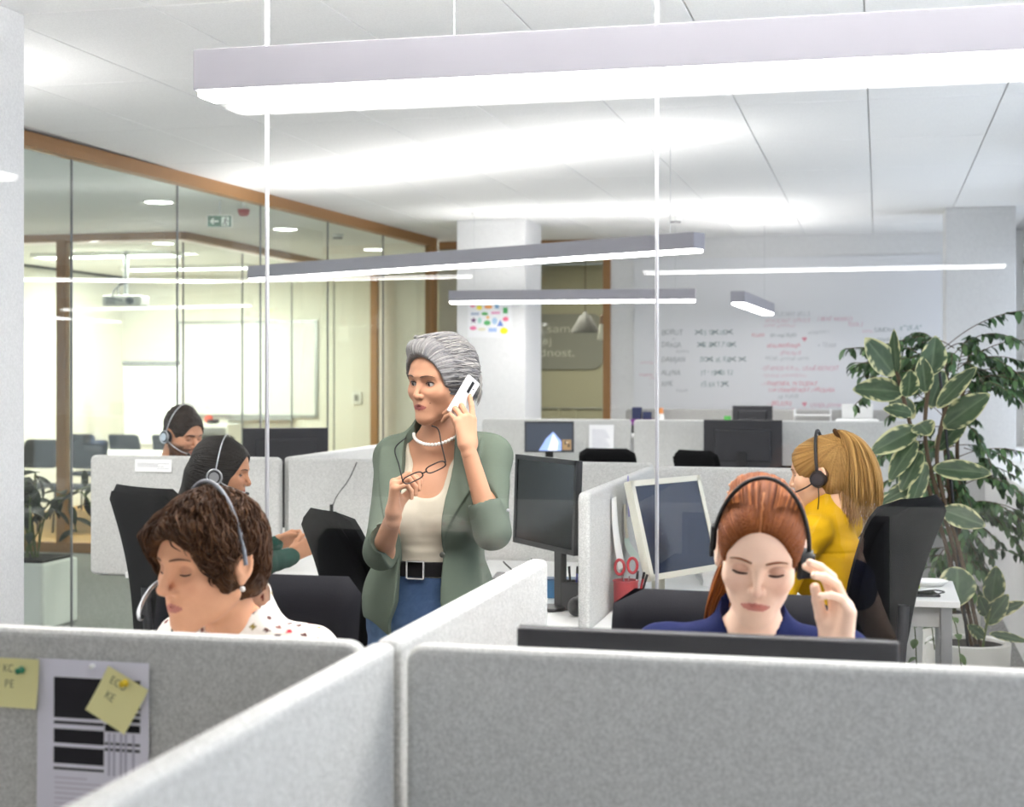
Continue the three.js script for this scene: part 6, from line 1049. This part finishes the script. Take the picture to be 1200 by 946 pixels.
// variegated rubber plant
{
  const o = thing('rubber_plant', 'tall rubber plant with large cream-edged leaves in a round white pot', 'plant', [0.4, 0, -7.28]);
  obj('pot', potGeo(0.19, 0.375), M.pot, o); obj('soil', new THREE.CylinderGeometry(0.162, 0.162, 0.02, 30).translate(0, 0.345, 0), M.soil, o);
  const green = lin(0x425a37), deep = lin(0x2a4029), grey = lin(0x6c7d5f), cream = lin(0xc9c795);
  const vari = (k, mar) => (u, v) => { const e = Math.abs(u) + 0.4 * noise(u * 3 + k * 7, v * 11, k * 3), rim = Math.max(e, Math.abs(v - 0.5) * 2 * 0.93); return rim > mar ? cream : mixC(mixC(green, deep, 0.5 + 0.5 * noise(u * 2, v * 4, k)), grey, Math.abs(u) < 0.06 ? 0.6 : clamp(0.5 * noise(u * 5, v * 6, k + 9), 0, 1)); };
  const shift = (y) => -0.19 * sstep(0.35, 1.25, y), stems = [[[0.02, 0.34, 0.02], [0.0, 0.8, 0.0], [-0.05, 1.3, 0.02], [-0.13, 1.62, 0.05]], [[0.04, 0.34, -0.03], [0.03, 0.8, 0.0], [0.0, 1.3, 0], [0.03, 1.68, 0.02]], [[0.06, 0.34, 0.04], [0.05, 0.75, 0.03], [0.05, 1.2, 0.0], [0.1, 1.5, 0.03]]].map((s) => s.map(([x, y, z]) => [x + shift(y), y, z]));
  for (const s of stems) obj('stem', tube(s, 0.0095, 40, 8), M.bark, o);
  obj('support_stick', between([0.0, 0.33, 0.03], [-0.14, 1.75, 0.0], 0.007), M.black, o);
  // leaves: base point, direction, length, width, droop
  const Ls = [[[-0.14, 1.6, 0.05], [-0.55, 0.75, 0.3], 0.26, 0.15], [[-0.13, 1.6, 0.05], [-0.1, 1, 0.25], 0.25, 0.07], [[-0.1, 1.52, 0.05], [-1, 0.15, 0.3], 0.27, 0.15], [[-0.08, 1.5, 0.05], [0.08, 0.8, 0.55], 0.17, 0.11], [[0.02, 1.6, 0.03], [0.15, 0.9, 0.35], 0.22, 0.15], [[0.0, 1.52, 0.05], [-0.1, 0.95, 0.3], 0.2, 0.1], [[0.05, 1.45, 0.03], [0.65, 0.75, 0.2], 0.3, 0.11], [[0.08, 1.36, 0.03], [0.75, 0.65, 0.3], 0.3, 0.16], [[-0.06, 1.42, 0.05], [-0.85, 0.25, 0.35], 0.16, 0.09], [[-0.03, 1.36, 0.06], [-0.85, -0.45, 0.3], 0.3, 0.13], [[-0.03, 1.38, 0.06], [0.25, -0.25, 0.9], 0.17, 0.13], [[-0.04, 1.3, 0.06], [-0.6, -0.75, 0.35], 0.27, 0.12], [[-0.02, 1.25, 0.05], [-0.45, -0.85, 0.35], 0.25, 0.11], [[-0.02, 1.12, 0.05], [-0.9, -0.5, 0.2], 0.28, 0.09], [[0.0, 1.2, 0.06], [-0.3, -0.9, 0.3], 0.3, 0.09], [[0.03, 1.17, 0.02], [1, -0.05, 0.25], 0.3, 0.12], [[0.03, 0.98, 0.03], [0.95, -0.3, 0.3], 0.24, 0.13], [[-0.03, 0.98, 0.05], [-0.5, -0.8, 0.4], 0.34, 0.19], [[0.02, 0.72, 0.05], [-0.02, -0.9, 0.5], 0.22, 0.2], [[0.02, 1.45, 0.0], [0.3, 0.8, -0.3], 0.24, 0.12], [[-0.05, 1.4, -0.02], [-0.5, 0.5, -0.5], 0.24, 0.12], [[0.05, 1.25, 0.0], [0.5, 0.6, -0.2], 0.26, 0.12], [[0.08, 0.46, 0.05], [0.5, 0.85, 0.2], 0.2, 0.1], [[0.09, 0.5, 0.05], [0.9, 0.45, 0.1], 0.2, 0.07], [[0.1, 0.56, 0.05], [0.1, 0.95, 0.3], 0.21, 0.12], [[0.07, 0.4, 0.06], [-0.7, 0.6, 0.4], 0.12, 0.07], [[0.09, 0.42, 0.05], [0.95, -0.1, 0.2], 0.2, 0.05], [[0.08, 0.5, 0.05], [-0.3, 0.8, 0.5], 0.14, 0.08]];
  Ls.forEach(([p, d, L, W], i) => { const g = leafGeo(L * 0.88, W * 0.86, { fold: 0.14, droop: 0.06 + 0.12 * (i % 3) / 2, nx: 7, ny: 16, colour: vari(i * 1.37, 0.8 + 0.14 * ((i * 37) % 10) / 10) }).applyMatrix4(aim(V(p[0] + (i > 21 && i !== 18 ? 0 : shift(p[1])), p[1], p[2]), V(...d), V(0.35 * Math.sin(i * 5), 0.45, 0.9))); raw('leaf', g, M.leaf, o); });
  obj('shoot', tube([[0.06, 0.34, 0.06], [0.07, 0.42, 0.06], [0.1, 0.56, 0.05]], 0.006, 16, 6), M.stem, o);
}
// weeping fig behind it
{
  const o = thing('weeping_fig', 'bushy weeping fig with small dark leaves behind the rubber plant', 'plant', [0.36, 0, -8.45]);
  obj('pot', potGeo(0.17, 0.34), M.pot, o); obj('soil', new THREE.CylinderGeometry(0.142, 0.142, 0.02, 30).translate(0, 0.31, 0), M.soil, o);
  for (const s of [[[0, 0.3, 0], [0.02, 0.8, 0.02], [-0.02, 1.3, 0], [0.0, 1.7, 0]], [[0.03, 0.3, 0.02], [0.06, 0.8, 0.0], [0.05, 1.3, 0.02], [0.12, 1.75, 0.02]]]) obj('trunk', tube(s, 0.011, 40, 7), M.bark, o);
  const cols = [0x3a5634, 0x486a3e, 0x2c4526, 0x5a7a48].map(lin), variants = cols.map((c) => leafGeo(0.062, 0.026, { nx: 1, ny: 5, fold: 0.2, droop: 0.35, colour: () => c })), leaves = [], list = [];
  seed_ = 4242;
  for (let i = 0; i < 120; i++) {
    const a = rr(0, 6.283), h = rr(0.55, 1.75), b = V(rr(-0.03, 0.09), h, rr(-0.03, 0.03)), up = h > 1.35 ? rr(0.2, 1.25) : rr(-0.25, 0.5), l = rr(0.25, 0.6) * (h > 1.2 ? 1.0 : 0.9), dx = Math.cos(a), dz = Math.sin(a) * 0.75, pts = [];
    for (let k = 0; k <= 6; k++) { const t = k / 6; pts.push(b.clone().add(V(dx * l * t, up * l * t - 0.55 * l * t * t, dz * l * t))); }
    if (pts.some((p) => p.x > 0.72 && p.y < 1.0)) continue;
    obj('branch', tube(pts, 0.0026, 14, 5), M.bark, o);
    const cv = new THREE.CatmullRomCurve3(pts); for (let k = 0; k < l * 66; k++) { const t = rr(0.25, 1), p = cv.getPoint(t), tg = cv.getTangent(t), d = tg.clone().multiplyScalar(0.8).add(V(rr(-0.9, 0.9), rr(-1.1, 0.1), rr(-0.9, 0.9))); list.push([p, d, rr(0.7, 1.2), (rnd() * 4) | 0]); }
  }
  for (const [p, d, s, k] of list) leaves.push(variants[k].clone().scale(s, s, s).applyMatrix4(aim(p, d, V(rr(-0.4, 0.4), 1, rr(-0.4, 0.4) + 0.3))));
  const f = raw('foliage', joinC(leaves), M.leaf, o); f.userData.kind = 'stuff';
}
// small trailing plant beside the chair
{
  const o = thing('trailing_plant', 'small trailing green plant in a grey-white pot behind the black chair', 'plant', [0.06, 0, -6.86]);
  obj('pot', potGeo(0.13, 0.55), M.pot, o); obj('soil', new THREE.CylinderGeometry(0.1, 0.1, 0.02, 30).translate(0, 0.52, 0), M.soil, o);
  const c1 = lin(0x55703f), c2 = lin(0x8aa06a); seed_ = 99;
  for (let i = 0; i < 16; i++) { const a = rr(0, 6.283), l = rr(0.15, 0.3), dx = Math.cos(a), dz = Math.sin(a), pts = [V(0, 0.53, 0), V(dx * l * 0.5, 0.62, dz * l * 0.5), V(dx * l * 0.85, 0.56, dz * l * 0.85), V(dx * l, 0.56 - l * 0.8, dz * l)]; obj('vine', tube(pts, 0.0028, 14, 5), M.stem, o); const cv = new THREE.CatmullRomCurve3(pts); for (let k = 0; k < 7; k++) { const t = 0.25 + k * 0.11; raw('leaf', leafGeo(rr(0.04, 0.07), rr(0.025, 0.04), { nx: 2, ny: 6, droop: 0.3, colour: (u) => mixC(c1, c2, Math.abs(u) > 0.6 ? 0.8 : 0.1) }).applyMatrix4(aim(cv.getPoint(t), V(rr(-1, 1), rr(-1, 0.3), rr(-1, 1)), V(0, 1, 0.2))), M.leaf, o); } }
}
// dark shrub in the corridor
{
  const o = thing('potted_shrub', 'dark green potted shrub in the corridor beside the white pier', 'plant', [-5.28, 0, -8.7]);
  obj('planter', [rb(0.42, 0.42, 0.42, 0.02, 0, 0.21, 0)], M.pot, o); obj('soil', bx(0.36, 0.02, 0.36, 0, 0.425, 0), M.soil, o);
  const c = [0x1f2e20, 0x2c3d2a, 0x182419].map(lin); seed_ = 31;
  for (let i = 0; i < 15; i++) { const a = rr(0, 6.283), l = rr(0.2, 0.45), h = rr(0.5, 0.72), pts = [V(rr(-0.05, 0.05), 0.42, rr(-0.05, 0.05)), V(Math.cos(a) * l * 0.35, 0.42 + h * 0.6, Math.sin(a) * l * 0.35), V(Math.cos(a) * l, 0.42 + h * 0.8, Math.sin(a) * l), V(Math.cos(a) * l * 1.3, 0.42 + h * 0.35, Math.sin(a) * l * 1.3)]; obj('stem', tube(pts, 0.005, 16, 5), M.stem, o); const cv = new THREE.CatmullRomCurve3(pts); for (let k = 0; k < 9; k++) { const t = 0.3 + k * 0.085, cc = c[(rnd() * 3) | 0]; raw('leaf', leafGeo(rr(0.13, 0.2), rr(0.045, 0.07), { nx: 2, ny: 8, droop: 0.35, colour: () => cc }).applyMatrix4(aim(cv.getPoint(t), V(rr(-1, 1), rr(-0.8, 0.5), rr(-1, 1)), V(0, 1, 0.3))), M.leaf, o); } }
}
renderer.render(scene, camera);
